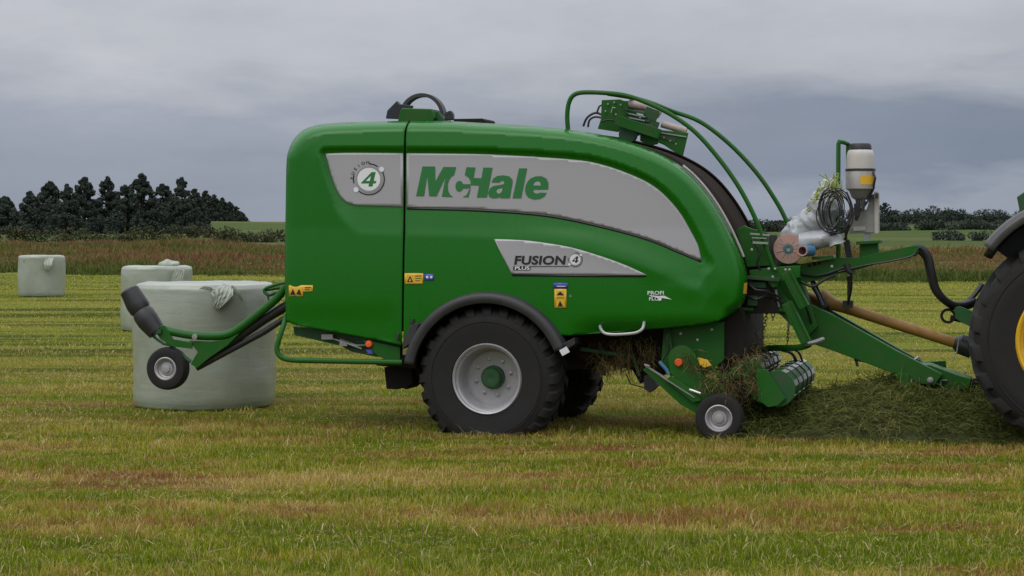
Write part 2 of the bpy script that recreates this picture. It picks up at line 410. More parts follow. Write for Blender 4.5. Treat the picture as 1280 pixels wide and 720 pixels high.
def rough_bank():
    n = 60000
    t = rng.uniform(79, 150, n); x = rng.uniform(-1, 1, n)*(.30*t+6)
    edge = 86-.35*x+ (fnoise(x, t*0, .3, 5)-.5)*7+(fnoise(x, t*0, 1.1, 15)-.5)*3
    keep = t > edge
    x, t = x[keep], t[keep]; n = len(x); y = t-20
    z = terrain(x, y)
    k = fnoise(x*.8, y*.35, .22, 6)*.65+fnoise(x, y, .8, 7)*.35
    d = (t-(86-.35*x))
    kk = 14
    # tufts: every tuft a few blades
    X = np.repeat(x, kk)[:]; idx = rng.permutation(len(X))[:230000]
    X = X[idx]+rng.normal(0, .12, len(idx)); Y = np.repeat(y, kk)[idx]+rng.normal(0, .12, len(idx)); Z = terrain(X, Y)
    K = np.repeat(k, kk)[idx]; D = np.repeat(d, kk)[idx]
    h = (.10+1.5*K**2.4)*rng.uniform(.4, 1.15, len(idx))*np.clip(.5+D/8, .5, 1.0)
    w = rng.uniform(.03, .10, len(idx)); v = blades(np.stack([X, Y, Z-.03], 1), h, w, rng.uniform(.1, .7, len(idx)))
    red = fnoise(X, Y, .09, 8)*.6+fnoise(X*.4, Y, .35, 18)*.4
    pxx = 640+2560*X/(Y+20); red = red*np.interp(pxx, [400, 950], [1.0, .62])
    tint = np.clip(.02+.80*red+.30*np.clip(D/14, 0, 1)*red+rng.normal(0, .14, len(idx))+.25*(fnoise(X, Y, .5, 21)-.5)-.42*np.clip(1-D/13, 0, 1), 0, 1)
    o = soup('rough_grass', v, BF, 5, 'rough', tint)
    tagit(o, 'rough uncut bank of reddish docks and brown grass at the field edge', 'rough grass', kind='stuff')
rough_bank()

def leafcloud(centres, radii, per, size, flat=1.0):
    """leaf faces spread in blobs; centres (m,3)"""
    m = len(centres); c = np.repeat(centres, per, 0); r = np.repeat(radii, per, 0); n = len(c)
    u = rng.normal(0, 1, (n, 3)); u /= np.linalg.norm(u, axis=1)[:, None]
    rad = rng.uniform(.45, 1.0, n)**.5
    p = c+u*rad[:, None]*r*np.array([1, 1, flat])
    e1 = rng.normal(0, 1, (n, 3)); e1 /= np.linalg.norm(e1, axis=1)[:, None]
    e2 = np.cross(e1, u+.01); e2 /= np.linalg.norm(e2, axis=1)[:, None]+1e-6
    s = (size*rng.uniform(.5, 1.3, n))[:, None]
    v = np.stack([p-e1*s, p+e2*s*.6, p+e1*s, p-e2*s*.5], 1)
    return v
def tree(name, X, Y, top, halfw, label, group, mat='needle', cat='tree', style='cone', seed=0):
    z0 = float(terrain(X, Y))-.2; H = top-z0
    r0 = empty(name, (X, Y, z0)); tagit(r0, label, cat, group)
    tr = MB(); tr.tube([(0,0,0), (.1,.1,H*.4), (0,0,H*.9)], [.35, .08], 8)
    rs = random.Random(seed)
    for _ in range(6):
        a = rs.uniform(0, 6.28); h = H*rs.uniform(.25, .7); tr.tube([(0,0,h), (math.cos(a)*halfw*.6, math.sin(a)*halfw*.6, h+H*.12)], [.12, .03], 6)
    tr.build('trunk', 'bark', r0)
    m = 120; cs = []; rr = []
    for i in range(m):
        if style == 'cone':
            h = rng.uniform(.02, .97); w = halfw*((1-h)**.68)*1.12
        else:
            h = rng.uniform(.1, .97); w = halfw*math.sqrt(max(0.02, 1-((h-.45)/.55)**2))
        a = rng.uniform(0, 2*PI); q = math.sqrt(rng.uniform(0, 1))*w*rng.uniform(.8, 1.12)
        cs.append((math.cos(a)*q, math.sin(a)*q, h*H)); rr.append(halfw*rng.uniform(.14, .30)*(1.25-1.0*h))
    cs += [(0, 0, H*.97), (0.05, 0, H*.9), (-.05, 0, H*.84)]; rr += [halfw*.07, halfw*.13, halfw*.19]
    v = leafcloud(np.array(cs), np.array(rr)[:, None], 130, max(.08, halfw*.055), 1.05)
    v[:, :, 2] = np.clip(v[:, :, 2], 0, None)
    tint = np.repeat(rng.uniform(0, 1, len(cs)), 130)*.45+rng.uniform(0, .3, len(v))
    soup('crown', v, [(0,1,2,3)], 4, mat, tint, r0)
TL = [(5,246,17,'rounded dark tree cut by the left edge of the picture, apart from the row'),
 (38,239,15,'low dark tree at the left end of the shelterbelt'),
 (62,227,18,'second tree from the left end of the shelterbelt, with a stepped left side'),
 (84,230,15,'third tree of the shelterbelt, slightly lower than the pointed tree on its right'),
 (105,221,16,'fourth tree of the shelterbelt, with a tall pointed top'),
 (134,220,15,'fifth tree of the shelterbelt, with a notched flat top'),
 (156,231,15,'lower tree filling the dip just left of the tallest tree in the shelterbelt'),
 (177,217,18,'tallest tree of the shelterbelt, broad and dark in its middle'),
 (203,230,16,'low tree of the shelterbelt in the dip right of the tallest one'),
 (227,221,15,'tall narrow tree near the right end of the shelterbelt'),
 (243,236,13,'last tree at the right end of the shelterbelt, sloping down to the green field')]
for i, (px, py, hw, lab) in enumerate(TL):
    t = 345+(i % 3)*9
    p = W(px, py, t); tree('shelterbelt_tree', p.x, p.y, p.z, hw/F*t*1.75, lab, 'dark shelterbelt trees on the left', 'needle', seed=i)
for i, (px, py, hw, lab) in enumerate([(257,238,9,'blue-dark far tree showing right behind the shelterbelt, highest of the sloping row'),
  (268,243,8,'second far tree down the sloping row right of the shelterbelt'),
  (278,247,8,'third far tree down the sloping row right of the shelterbelt'),
  (287,252,7,'fourth far tree down the sloping row right of the shelterbelt'),
  (295,258,7,'small far tree, last but one down the sloping row right of the shelterbelt'),
  (302,265,5,'smallest far tree at the low right end of the sloping row above the green field')]):
    t = 640; p = W(px, py, t); tree('far_tree', p.x, p.y, p.z, hw/F*t*1.7, lab, 'far row of trees sloping down to the right', 'needle2', seed=30+i)
for i, (px, py, hw, lab) in enumerate([(1106,250,9,'tall dark tree on the skyline just right of the steel tank box'),
  (1116,260,9,'lower dark tree leaning against the tall skyline tree right of the tank'),
  (1136,267,12,'low broad skyline tree left of the pair of rounded ones'),
  (1157,262,11,'rounded dark tree, left one of the two joined on the right skyline'),
  (1187,260,15,'big dome shaped tree on the right skyline with a long falling right side'),
  (1205,266,15,'low tree on the falling right side of the dome shaped skyline tree'),
  (1240,269,18,'flat topped tree on the skyline left of the tractor wing'),
  (1270,270,16,'flat topped skyline tree half hidden behind the tractor wing'),
  (975,273,10,'small dark bushy tree on the skyline seen between the curved guard rails'),
  (940,276,6,'tiny bush on the skyline left of the bushy tree between the guard rails')]):
    t = 560; p = W(px, py+3, t); tree('skyline_tree', p.x, p.y, p.z, hw/F*t*1.1, lab, 'trees along the right skyline', 'needle2', style='round', seed=60+i)

def hedge(name, pts, h, wd, label, mat='hedge', per=40, size=.16, cat='hedge'):
    """pts = polyline of world (x,y)"""
    o0 = empty(name, (pts[0][0], pts[0][1], 0)); tagit(o0, label, cat)
    cs = []; rr = []
    for (x0, y0), (x1, y1) in zip(pts[:-1], pts[1:]):
        l = math.hypot(x1-x0, y1-y0); n = max(2, int(l/(wd*.42)))
        for i in range(n):
            q = i/n; x = x0+(x1-x0)*q; y = y0+(y1-y0)*q
            k = .55+.75*float(fnoise(np.array([x]), np.array([y]), .11, 9)[0])
            for _ in range(3):
                xx = x+rng.normal(0, wd*.3); yy = y+rng.normal(0, wd*.3)
                r = wd*.33*rng.uniform(.7, 1.2)
                cs.append((xx, yy, float(terrain(xx, yy))+rng.uniform(.1, 1)*h*k*.85)); rr.append(r)
    cs = np.array(cs); v = leafcloud(cs, np.array(rr)[:, None], per, size, .8)
    v[:, :, 0] -= pts[0][0]; v[:, :, 1] -= pts[0][1]
    tint = np.repeat(rng.uniform(0, 1, len(cs)), per)*.7+rng.uniform(0, .3, len(v))
    soup('foliage', v, [(0,1,2,3)], 4, mat, tint, o0)
def wx(px, t): return ((px-640)/F*t, t-20)
hedge('hedge', [wx(-80,205), wx(120,200), wx(250,200), wx(380,208)], 1.55, 2.4, 'low scrubby olive hedge running below the shelterbelt on the left', per=75, size=.15)
hedge('hedge', [wx(278,178), wx(300,180)], 1.3, 1.6, 'dark rounded bush standing out in front of the low hedge near the green baler', cat='bush', per=45)
hedge('hedge', [wx(1172,235), wx(1240,235)], 1.0, 2.2, 'dark hedge stub above the pale strip of field left of the tractor', 'needle', per=60, size=.2)
hedge('hedge', [wx(930,420), wx(1090,430), wx(1200,430), wx(1330,420)], 1.9, 4.5, 'dark hedge across the hillside on the right, below the skyline trees', 'needle2', per=130, size=.28)
hedge('hedge', [wx(1050,520), wx(1200,525), wx(1330,520)], 3.0, 7, 'thick dark wooded hedge high on the right hillside', 'needle2', per=170, size=.34)

# ================================================================== BALER
baler = empty('baler', (OX, 0, 0), -TH)
tagit(baler, 'big green baler wrapper with silver side stripe, standing in the mown field', 'baler')

# ---- side panel relief, in photo pixels
def dist_poly(P, poly, closed=False):
    A = np.array(poly, float); B = np.roll(A, -1, 0)
    if not closed: A, B = A[:-1], B[:-1]
    best = np.full(len(P), 1e9)
    for a, b_ in zip(A, B):
        d = b_-a; t = np.clip(((P-a)@d)/(d@d+1e-9), 0, 1); q = a+t[:, None]*d
        best = np.minimum(best, np.hypot(*(P-q).T))
    return best
def inside(P, poly):
    A = np.array(poly, float); B = np.roll(A, -1, 0); c = np.zeros(len(P), bool)
    for (x0, y0), (x1, y1) in zip(A, B):
        cond = ((y0 > P[:, 1]) != (y1 > P[:, 1]))
        with np.errstate(divide='ignore', invalid='ignore'):
            xx = (x1-x0)*(P[:, 1]-y0)/(y1-y0)+x0
        c ^= cond & (P[:, 0] < xx)
    return c
def sst(a, b_, v): q = np.clip((v-a)/(b_-a), 0, 1); return q*q*(3-2*q)
OUT_TOP = smooth2([(357,402),(356,330),(357,260),(358,205),(361,187),(368,173),(380,162),(398,156),(430,153),(470,152),(508,151),(560,151.5),(610,154),(660,157),(705,161),(745,167),(785,177),(818,189),(846,204),(868,222),(888,246),(905,273),(920,303),(930,328),(934,348),(933,366),(928,382),(915,394)], 4)
SIL_T = smooth2([(407,192),(440,191),(506,191.5),(560,192),(600,192.7),(642,194.5),(698,198),(741,203),(783,216),(819,234),(847,262),(864,290),(873,308),(876.5,325)], 4)
SIL_B = smooth2([(876.5,325),(845,312),(811,298),(755,282.5),(684,268),(600,261.3),(506,258.5),(447,256.8)], 4)+smooth2([(447,256.8),(434,253),(424,243),(415,222),(407,192)], 3)[1:]
SIL = SIL_T+SIL_B[1:-1]
ARC_C, ARC_R = (607.0, 474.0), 101.0
BOT_MAIN = [(915,394),(897,402),(870,407),(800,413),(712,419.5)]
a_list = np.radians(np.linspace(-33, -158, 26))
ARC = [(ARC_C[0]+ARC_R*math.cos(a), ARC_C[1]+ARC_R*math.sin(a)) for a in a_list]
SEAM = smooth2([(512,150),(508,158),(506.5,168),(506,190),(505.5,260),(504,345),(503,431)], 4)
def relief(P):
    P = np.asarray(P, float)
    d = dist_poly(P, OUT_TOP)
    q_ = np.clip(1-d/12, 0, 1); wl_ = .25+.75*np.maximum(sst(366, 410, P[:, 0]), 1-sst(165, 200, P[:, 1])); y = (.055*q_+.13*q_**3+.045*np.clip(1-d/36, 0, 1))*wl_
    s = dist_poly(P, SIL, True); ins = inside(P, SIL)
    below = P[:, 1] > np.interp(P[:, 0], [p[0] for p in SIL_B[:33]][::-1], [p[1] for p in SIL_B[:33]][::-1])
    yb = np.interp(P[:, 0], [p[0] for p in SIL_B[:33]][::-1], [p[1] for p in SIL_B[:33]][::-1])
    bw = sst(405, 455, P[:, 0])*sst(-14, 10, P[:, 1]-yb)*(1-sst(872, 884, P[:, 0])*.6)
    rec = np.where(ins, 1.0, 1-np.clip((s-1.8)/(6.5+27.0*bw), 0, 1))
    y = y+.048*rec
    # shoulder that runs on past the tip of the stripe down to the front
    rid = dist_poly(P, [(640,290),(740,305),(800,325),(862,358)])
    y = y-.012*np.exp(-(rid/14)**2)*sst(600, 720, P[:, 0])
    sc = dist_poly(P, [(835,348),(872,352)]); y = y+.008*np.exp(-(sc/10)**2)
    # belly: below the stripe the skin bulges and then tucks in toward the bottom
    y = y-.014*np.sin(np.clip((P[:, 1]-285)/140, 0, 1)*PI)
    y = y+.10*sst(388, 424, P[:, 1])*sst(700, 760, P[:, 0])*sst(0,1,(P[:,1]-380)/40)
    y = y+.035*sst(375, 405, P[:, 1])*(1-sst(480, 505, P[:, 0]))*0.4
    return y
Y0 = .07
def sheet(outline, step=5.0, extra=(), off=0.0, jitter=True, feature=()):
    outline = list(outline)
    poly = [V((p[0], p[1])) for p in outline]
    xs = [p[0] for p in outline]; ys = [p[1] for p in outline]
    gx, gy = np.meshgrid(np.arange(min(xs), max(xs), step), np.arange(min(ys), max(ys), step)); G = np.stack([gx.ravel(), gy.ravel()], 1)
    G = G[inside(G, outline)]; G = G[dist_poly(G, outline, True) > step*.45]
    for fl in feature:
        if len(G): G = G[dist_poly(G, fl) > step*.5]
    vs = poly+[V((a, b_)) for a, b_ in G]
    n = len(poly); ed = [(i, (i+1) % n) for i in range(n)]
    for fl in feature:
        k = len(vs); fl = [q for q in fl]; vs += [V(q) for q in fl]; ed += [(k+i, k+i+1) for i in range(len(fl)-1)]
    r = geometry.delaunay_2d_cdt(vs, ed, [tuple(range(n))], 1, 1e-4)
    ov, of = r[0], r[2]
    P = np.array([(v.x, v.y) for v in ov]); yy = relief(P)+Y0+off
    vv = [L(p[0], p[1], y) for p, y in zip(P, yy)]
    return vv, [tuple(f) for f in of]
def offs_line(poly, d):
    out = []
    for i, p in enumerate(poly):
        a = poly[max(i-1, 0)]; b_ = poly[min(i+1, len(poly)-1)]; tx, ty = b_[0]-a[0], b_[1]-a[1]; l = math.hypot(tx, ty)+1e-9
        out.append((p[0]-ty/l*d, p[1]+tx/l*d))
    return out
def clip_x(poly, x, keep_left):
    """clip a closed polygon with a vertical line"""
    out = []; n = len(poly)
    for i in range(n):
        a, b_ = poly[i], poly[(i+1) % n]; ia = (a[0] <= x) == keep_left; ib = (b_[0] <= x) == keep_left
        if ia: out.append(a)
        if ia != ib:
            t = (x-a[0])/(b_[0]-a[0]); out.append((x, a[1]+t*(b_[1]-a[1])))
    return out
i508 = min(range(len(OUT_TOP)), key=lambda i: abs(OUT_TOP[i][0]-511))
rear_out = OUT_TOP[:i508]+[(p[0]-1.2, p[1]+.8) for p in SEAM]+[(470,424.5),(420,415.5),(370,406.5)]
main_out = [(p[0]+1.2, p[1]+.8) for p in SEAM][::-1]+OUT_TOP[i508+1:]+BOT_MAIN[1:]+[p for p in ARC if p[0] < 711 and p[0] > 510]+[(509,434)]
# tidy the join on the arch
def contour(line, off, outl, ref, closed):
    best = []
    for sg in (1, -1):
        pts = offs_line(line, off*sg); P = np.array(pts)
        ok = (np.abs(dist_poly(P, ref, closed)-off) < .35) & inside(P, outl) & (dist_poly(P, outl, True) > 1.6)
        if closed and off > 2: ok &= ~inside(P, ref)
        run = []
        for p, k in zip(pts, ok):
            if k: run.append(p)
            else:
                if len(run) > 1: best.append(run)
                run = []
        if len(run) > 1: best.append(run)
    return best
def dense(line, st=3.0):
    out = [line[0]]
    for a, b_ in zip(line[:-1], line[1:]):
        n = max(1, int(math.hypot(b_[0]-a[0], b_[1]-a[1])/st)); out += [(a[0]+(b_[0]-a[0])*i/n, a[1]+(b_[1]-a[1])*i/n) for i in range(1, n+1)]
    return out
def panel_obj(name, outl, par, feats=()):
    feats = contour(dense(OUT_TOP), 12.0, outl, OUT_TOP, False)
    for o_ in (1.8, 8.3): feats += [r for r in contour(dense(SIL+[SIL[0]]), o_, outl, SIL, True) if not (o_ > 5 and min(p[1] for p in r) > 262)]
    vv, ff = sheet(outl, 3.0, feature=feats)
    m = MB().add(vv, ff); o = m.build(name, 'panel', par, recalc=False, angle=75)
    md = o.modifiers.new('solid', 'SOLIDIFY'); md.thickness = .018; md.offset = -1
    # faces must look toward the viewer (-y)
    me = o.data; s_ = sum(p.normal.y*p.area for p in me.polygons)
    if s_ > 0: me.flip_normals()
    return o
rear_panel = panel_obj('rear_side_door', rear_out, baler)
main_panel = panel_obj('side_door', main_out, baler)

def decal(name, outl, mat, par, off, step=8, label=None):
    vv, ff = sheet(outl, 3.0, off=off-.0025); m = MB().add(vv, ff); o = m.build(name, mat, par, recalc=False, angle=60, label=label)
    me = o.data
    if sum(p.normal.y*p.area for p in me.polygons) > 0: me.flip_normals()
    md = o.modifiers.new('solid', 'SOLIDIFY'); md.thickness = .0015; md.offset = -1
    return o
sil_rear = clip_x(SIL, 503.8, True); sil_main = clip_x(SIL, 508.2, False)
decal('silver_stripe', sil_rear, 'silver', rear_panel, -.003, 3)
decal('silver_stripe', sil_main, 'silver', main_panel, -.003, 3)
def outline_strip(line, w0, w1):
    return line+offs_line(line, -1)[::-1] if False else [(p[0], p[1]+w0) for p in line]+[(p[0], p[1]+w1) for p in line][::-1]
SBm = [p for p in SIL_B if p[0] > 508.5]+[(508.6, 258.6)]; SBr = [p for p in SIL_B if p[0] < 503.5]
decal('stripe_edging', outline_strip(SBm, .3, 3.2), 'print', main_panel, -.0025, 3)
decal('stripe_edging', [(p[0]-.0, p[1]) for p in SBr]+offs_line(SBr, 3.0)[::-1], 'print', rear_panel, -.0025, 3)
PLATE = smooth2([(617.5,298.7),(645,299.8),(670,302),(712.5,309),(752,320.6),(783,332),(809,344)], 4)+[(725,343.3),(639,342)]
decal('model_plate', PLATE, 'silver', main_panel, -.003, 3)
decal('plate_edging', [(639,342.2),(725,343.5),(809,344.2),(806,346),(725,346),(640.5,345)], 'print', main_panel, -.0025, 3)

# ---- lettering: 2D polygons in photo pixels laid on the relief
class Ink:
    def __init__(s): s.v = []; s.f = []
    def poly(s, pts):
        pts = [V((a, b_)) for a, b_ in pts]; n = len(pts)
        r = geometry.delaunay_2d_cdt(pts, [(i, (i+1) % n) for i in range(n)], [tuple(range(n))], 1, 1e-5)
        k = len(s.v); s.v += [(q.x, q.y) for q in r[0]]; s.f += [tuple(i+k for i in f) for f in r[2]]; return s
    def ring(s, c, ro, ri, a0=0, a1=360, n=40, shear=0.0, ell=(1,1), elli=None):
        elli = elli or ell; k = len(s.v)
        for i in range(n+1):
            a = math.radians(a0+(a1-a0)*i/n)
            for r, e in ((ro, ell), (ri, elli)):
                x = r*e[0]*math.cos(a); y = -r*e[1]*math.sin(a); s.v.append((c[0]+x-y*shear, c[1]+y))
        for i in range(n): s.f.append((k+2*i, k+2*i+2, k+2*i+3, k+2*i+1))
        return s
    def disc(s, c, r, n=40): return s.poly([(c[0]+r*math.cos(2*PI*i/n), c[1]+r*math.sin(2*PI*i/n)) for i in range(n)])
    def text(s, body, x, y, size, sx=1.0, shear=0.0, bold=0.0, spacing=1.0, align='LEFT', rot=0.0):
        cu = bpy.data.curves.new('t', 'FONT'); cu.body = body; cu.size = size; cu.shear = shear; cu.offset = bold; cu.space_character = spacing; cu.align_x = align; cu.fill_mode = 'BOTH'; cu.resolution_u = 4
        ob = bpy.data.objects.new('t', cu); COL.objects.link(ob); bpy.context.view_layer.update()
        me = bpy.data.meshes.new_from_object(ob.evaluated_get(bpy.context.evaluated_depsgraph_get()))
        k = len(s.v); ca, sa = math.cos(rot), math.sin(rot)
        for v in me.vertices:
            a, b_ = v.co.x*sx, v.co.y; s.v.append((x+a*ca-b_*sa, y-(a*sa+b_*ca)))
        s.f += [tuple(i+k for i in p.vertices) for p in me.polygons]
        bpy.data.objects.remove(ob); bpy.data.curves.remove(cu); bpy.data.meshes.remove(me); return s
    def lay(s, name, mat, par, off, flat=None):
        P = np.array(s.v); yy = (relief(P)+Y0 if flat is None else np.full(len(P), flat))+off-.0035
        m = MB().add([L(p[0], p[1], y) for p, y in zip(P, yy)], s.f); o = m.build(name, mat, par, recalc=False, smooth=False)
        me = o.data; bm = bmesh.new(); bm.from_mesh(me)
        fl = [f for f in bm.faces if (f.normal_update() or True) and f.normal.y > 0]; bmesh.ops.reverse_faces(bm, faces=fl); bm.to_mesh(me); bm.free()
        return o
def Z(zx, zy): return (340+zx/3.5556, 130+zy/3.5556)
T = lambda pts: [Z(*p) for p in pts]
Q = lambda pts: [(510+x/6.737, 195+y/6.743) for x, y in pts]
ink = Ink()
ink.poly(Q([(68,338),(122,88),(228,88),(230,215),(298,92),(405,93),(388,160),(365,174),(348,198),(335,235),(336,285),(350,322),(380,346),(285,343),(316,175),(240,340),(178,338),(162,165),(135,338)]))
ink.poly(Q([(399,262),(401,240),(410,220),(430,208),(452,214),(462,237),(528,237),(524,272),(462,274),(452,292),(430,301),(408,290)]))
ink.poly(Q([(492,94),(568,96),(552,185),(618,187),(634,97),(712,98),(664,350),(580,349),(598,248),(530,246),(524,205),(508,180),(478,160)]))
ink.poly(Q([(518,275),(526,276),(510,347),(460,348),(495,325)]))
ink.poly(Q([(702,222),(718,190),(750,168),(800,162),(850,170),(878,195),(880,225),(858,355),(775,356),(780,340),(750,355),(710,356),(682,342),(675,312),(690,272),(720,252),(780,243),(808,236),(812,218),(798,208),(780,210),(768,224)]))
ink.poly(Q([(880,355),(935,104),(1003,104),(954,356)]))
ink.poly(Q([(986,290),(988,258),(1002,222),(1030,190),(1075,171),(1125,170),(1165,190),(1182,225),(1180,282),(1058,283),(1053,298),(1065,312),(1090,317),(1110,308),(1168,310),(1150,340),(1110,362),(1060,367),(1012,350),(992,322)]))
LET = ink.lay('brand_lettering', 'lettergreen', main_panel, -.006)
ink = Ink()
ink.poly(Q([(745,300),(752,284),(772,276),(797,274),(790,300),(775,316),(755,316)]))
ink.poly(Q([(1055,249),(1066,226),(1090,214),(1112,222),(1120,249)]))
ink.lay('letter_counter', 'silver', main_panel, -.0085)
# round 4 emblem
def emblem(c, R, par, word=True, off=-.006):
    k = R/20.0
    a = Ink(); a.ring(c, R, R*.93, -100, 38, 30); a.ring(c, R, R*.93, 55, 90, 10); a.ring(c, R, R*.93, 165, 195, 10); a.ring(c, R, R*.93, 230, 262, 12)
    if word:
        for i, ch in enumerate('FUSION'):
            an = math.radians(176-i*16.5); a.text(ch, c[0]+R*.97*math.cos(an), c[1]-R*.97*math.sin(an), 5.2, 1.1, 0, .08, align='CENTER', rot=an-PI/2)
    a.lay('emblem_ring', 'print', par, off)
    b_ = Ink(); b_.ring(c, R*.84, R*.74, 0, 360, 40); b_.lay('emblem_bezel', 'inox', par, off)
    w = Ink(); w.disc(c, R*.72); w.disc((c[0]+R*.80, c[1]-R*.62), R*.16, 14); w.disc((c[0]-R*.80, c[1]+R*.66), R*.16, 14); w.lay('emblem_face', 'white', par, off-.001)
    f = Ink(); x, y = c
    f.poly([(x-9.2*k,y+4.0*k),(x+3.6*k,y-9.0*k),(x+8.6*k,y-9.0*k),(x+6.0*k,y+2.2*k),(x+9.4*k,y+2.2*k),(x+8.6*k,y+5.2*k),(x+5.4*k,y+5.2*k),(x+4.6*k,y+9.0*k),(x-.6*k,y+9.0*k),(x+.4*k,y+5.2*k),(x-9.6*k,y+5.2*k)])
    f.lay('emblem_numeral', 'lettergreen' if word else 'print', par, off-.003)
    g = Ink(); g.poly([(x-3.6*k,y+2.2*k),(x+2.6*k,y-4.0*k),(x+1.2*k,y+2.2*k)]); g.lay('emblem_numeral', 'white', par, off-.005)
emblem((461,224), 20, rear_panel)
ink = Ink(); ink.text('FUSION', 642, 330.3, 14.8, 1.22, .12, .52, 1.04); ink.poly([(642,332.6),(711,332.6),(711,333.4),(642,333.4)]); ink.poly([(641.5,332.6),(663.5,332.6),(662.5,337.8),(641.5,337.8)])
ink.lay('model_lettering', 'print', main_panel, -.006)
ink = Ink(); ink.text('PLUS', 643.2, 337.1, 5.8, 1.5, 0, .12); ink.lay('model_lettering', 'white', main_panel, -.008)
emblem((719,324.5), 9.2, main_panel, False)
ink = Ink(); ink.text('PROFI', 809, 368.3, 6.4, 1.25, 0, .12); ink.text('FLO', 811, 375.6, 6.0, 1.2, 0, .12); ink.disc((824.5,373.5), 2.6, 12)
ink.poly([(811,368.9),(823,370),(830,369.5),(840,374.5),(826,372.2),(814,370.6)]); ink.lay('side_lettering', 'white', main_panel, -.003)
# warning labels
def label_(name, pts, mat, par, off=-.003, word=None): 
    return decal(name, pts, mat, par, off)
def rect(x0, y0, x1, y1): return [(x0,y0),(x1,y0),(x1,y1),(x0,y1)]
label_('warning_sticker', rect(504.2+1.5,341.5,529,355), 'yellow', main_panel)
a = Ink(); a.poly([(508.5,352.5),(516.5,352.5),(512.5,344.8)]); a.poly(rect(519,344.5,527,345.3)); a.poly(rect(519,347.5,527,348.2)); a.poly(rect(519,350.5,525,351.2)); a.lay('sticker_print', 'print', main_panel, -.005)
a = Ink(); a.poly([(511,351.6),(514,351.6),(512.5,347.5)]); a.lay('sticker_print', 'yellow', main_panel, -.007)
label_('blue_sticker', rect(530.5,342.5,542,350.5), 'blue', main_panel)
a = Ink(); a.disc((534,346.3), 1.7, 10); a.disc((539,346.3), 1.7, 10); a.lay('sticker_print', 'white', main_panel, -.005)
label_('warning_sticker', [(361,356.5),(391,356.5),(391,364.5),(379,364.5),(379,370.5),(361,370.5)], 'yellow', rear_panel)
a = Ink(); a.poly([(362.5,368.5),(369.5,368.5),(366,361)]); a.poly([(370,367.5),(377,369),(374,361)]); a.poly(rect(381,359,389,360)); a.poly(rect(381,361.6,387,362.4)); a.lay('sticker_print', 'print', rear_panel, -.005)
label_('blue_sticker', rect(691.5,353.5,709.5,360.5), 'blue', main_panel)
a = Ink(); a.poly(rect(696,357.4,707,358.3)); a.lay('sticker_print', 'white', main_panel, -.005)
label_('warning_sticker', rect(693,361.2,708,385), 'yellow', main_panel)
a = Ink(); a.poly([(695.5,369),(705,369),(700.2,364)]); a.poly(rect(695.5,372,705.5,372.7)); a.poly([(697,383),(704,383),(700,376)]); a.lay('sticker_print', 'print', main_panel, -.005)
a = Ink(); a.ring((713,370), 1.6, .9, 0, 360, 12); a.lay('lock_ring', 'steel', main_panel, -.004)
a = Ink(); a.poly([(930,354),(934,353),(933.2,367),(929,367)]); a.lay('side_reflector', 'yellow', main_panel, -.004)
# grab handle
m = MB(); hp = [L(750,406,.13), L(751,411,.05), L(756,416.5,-.01), L(766,418.2,-.02), L(784,417.4,-.02), L(796,415.6,-.02), L(803,411,0), L(805,404,.06), L(805,402,.14)]
m.tube(hp, .015, 8, smooth=4).build('grab_handle', 'rim', baler)

m = MB()
for px_, py_ in ((498,420),(516,402)): c = L(px_, py_, float(relief([(px_, py_)])[0])+Y0); m.box(c+V((0,-.012,0)), (.035,.02,.06)); m.tube([c+V((0,-.02,.02)), c+V((0,-.03,-.05))], .007, 6)
m.build('door_catch', 'black', main_panel, bevel=.003)
# ---- body behind the doors
core = [(p[0], p[1]) for p in OUT_TOP]
def shrink(poly, k, c=(640, 285)): return [(c[0]+(x-c[0])*k, c[1]+(y-c[1])*k) for x, y in poly]
corep = shrink(OUT_TOP, .975)+[(890,392),(700,400),(640,372),(560,372),(520,405),(500,415),(372,396)]
m = MB(); m.pprism(corep, .30, 1.95); m.build('chamber', 'dark', baler, smooth=False)
# far side door: the same skin mirrored on the other side
vv = [v.co.copy() for v in main_panel.data.vertices]; ff = [tuple(p.vertices) for p in main_panel.data.polygons]
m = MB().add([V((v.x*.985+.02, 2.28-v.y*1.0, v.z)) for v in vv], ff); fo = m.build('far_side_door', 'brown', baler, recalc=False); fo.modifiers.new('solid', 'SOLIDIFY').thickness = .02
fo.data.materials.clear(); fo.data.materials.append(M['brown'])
vv = [v.co.copy() for v in rear_panel.data.vertices]; ff = [tuple(p.vertices) for p in rear_panel.data.polygons]
m = MB().add([V((v.x, 2.28-v.y, v.z)) for v in vv], ff); m.build('far_rear_side_door', 'panel', baler, recalc=False).modifiers.new('solid', 'SOLIDIFY').thickness = .02
# rounded front belt cover between the doors (dark, worn)
cov = [(p[0], p[1]) for p in OUT_TOP if p[0] > 700]
m = MB(); vs = []; 
covs = shrink(cov, .985)
q0 = [L(a, b_, .30) for a, b_ in covs]
vs = [V((p.x, .26, p.z)) for p in q0]+[V((p.x, 2.02, p.z)) for p in q0]; n = len(q0)
m.add(vs, [(i, i+1, n+i+1, n+i) for i in range(n-1)]); m.build('belt_cover', 'brown', baler, recalc=False, solid=.01)

m = MB(); edge = [p for p in OUT_TOP if 850 < p[0] < 930 and p[1] < 330]; m.tube([L(p[0]+1.5, p[1]-1, .285) for p in edge], .014, 8); m.build('door_edge_highlight', 'inox', baler)  # pale tube added to stand for the bright reflection along the door's front edge
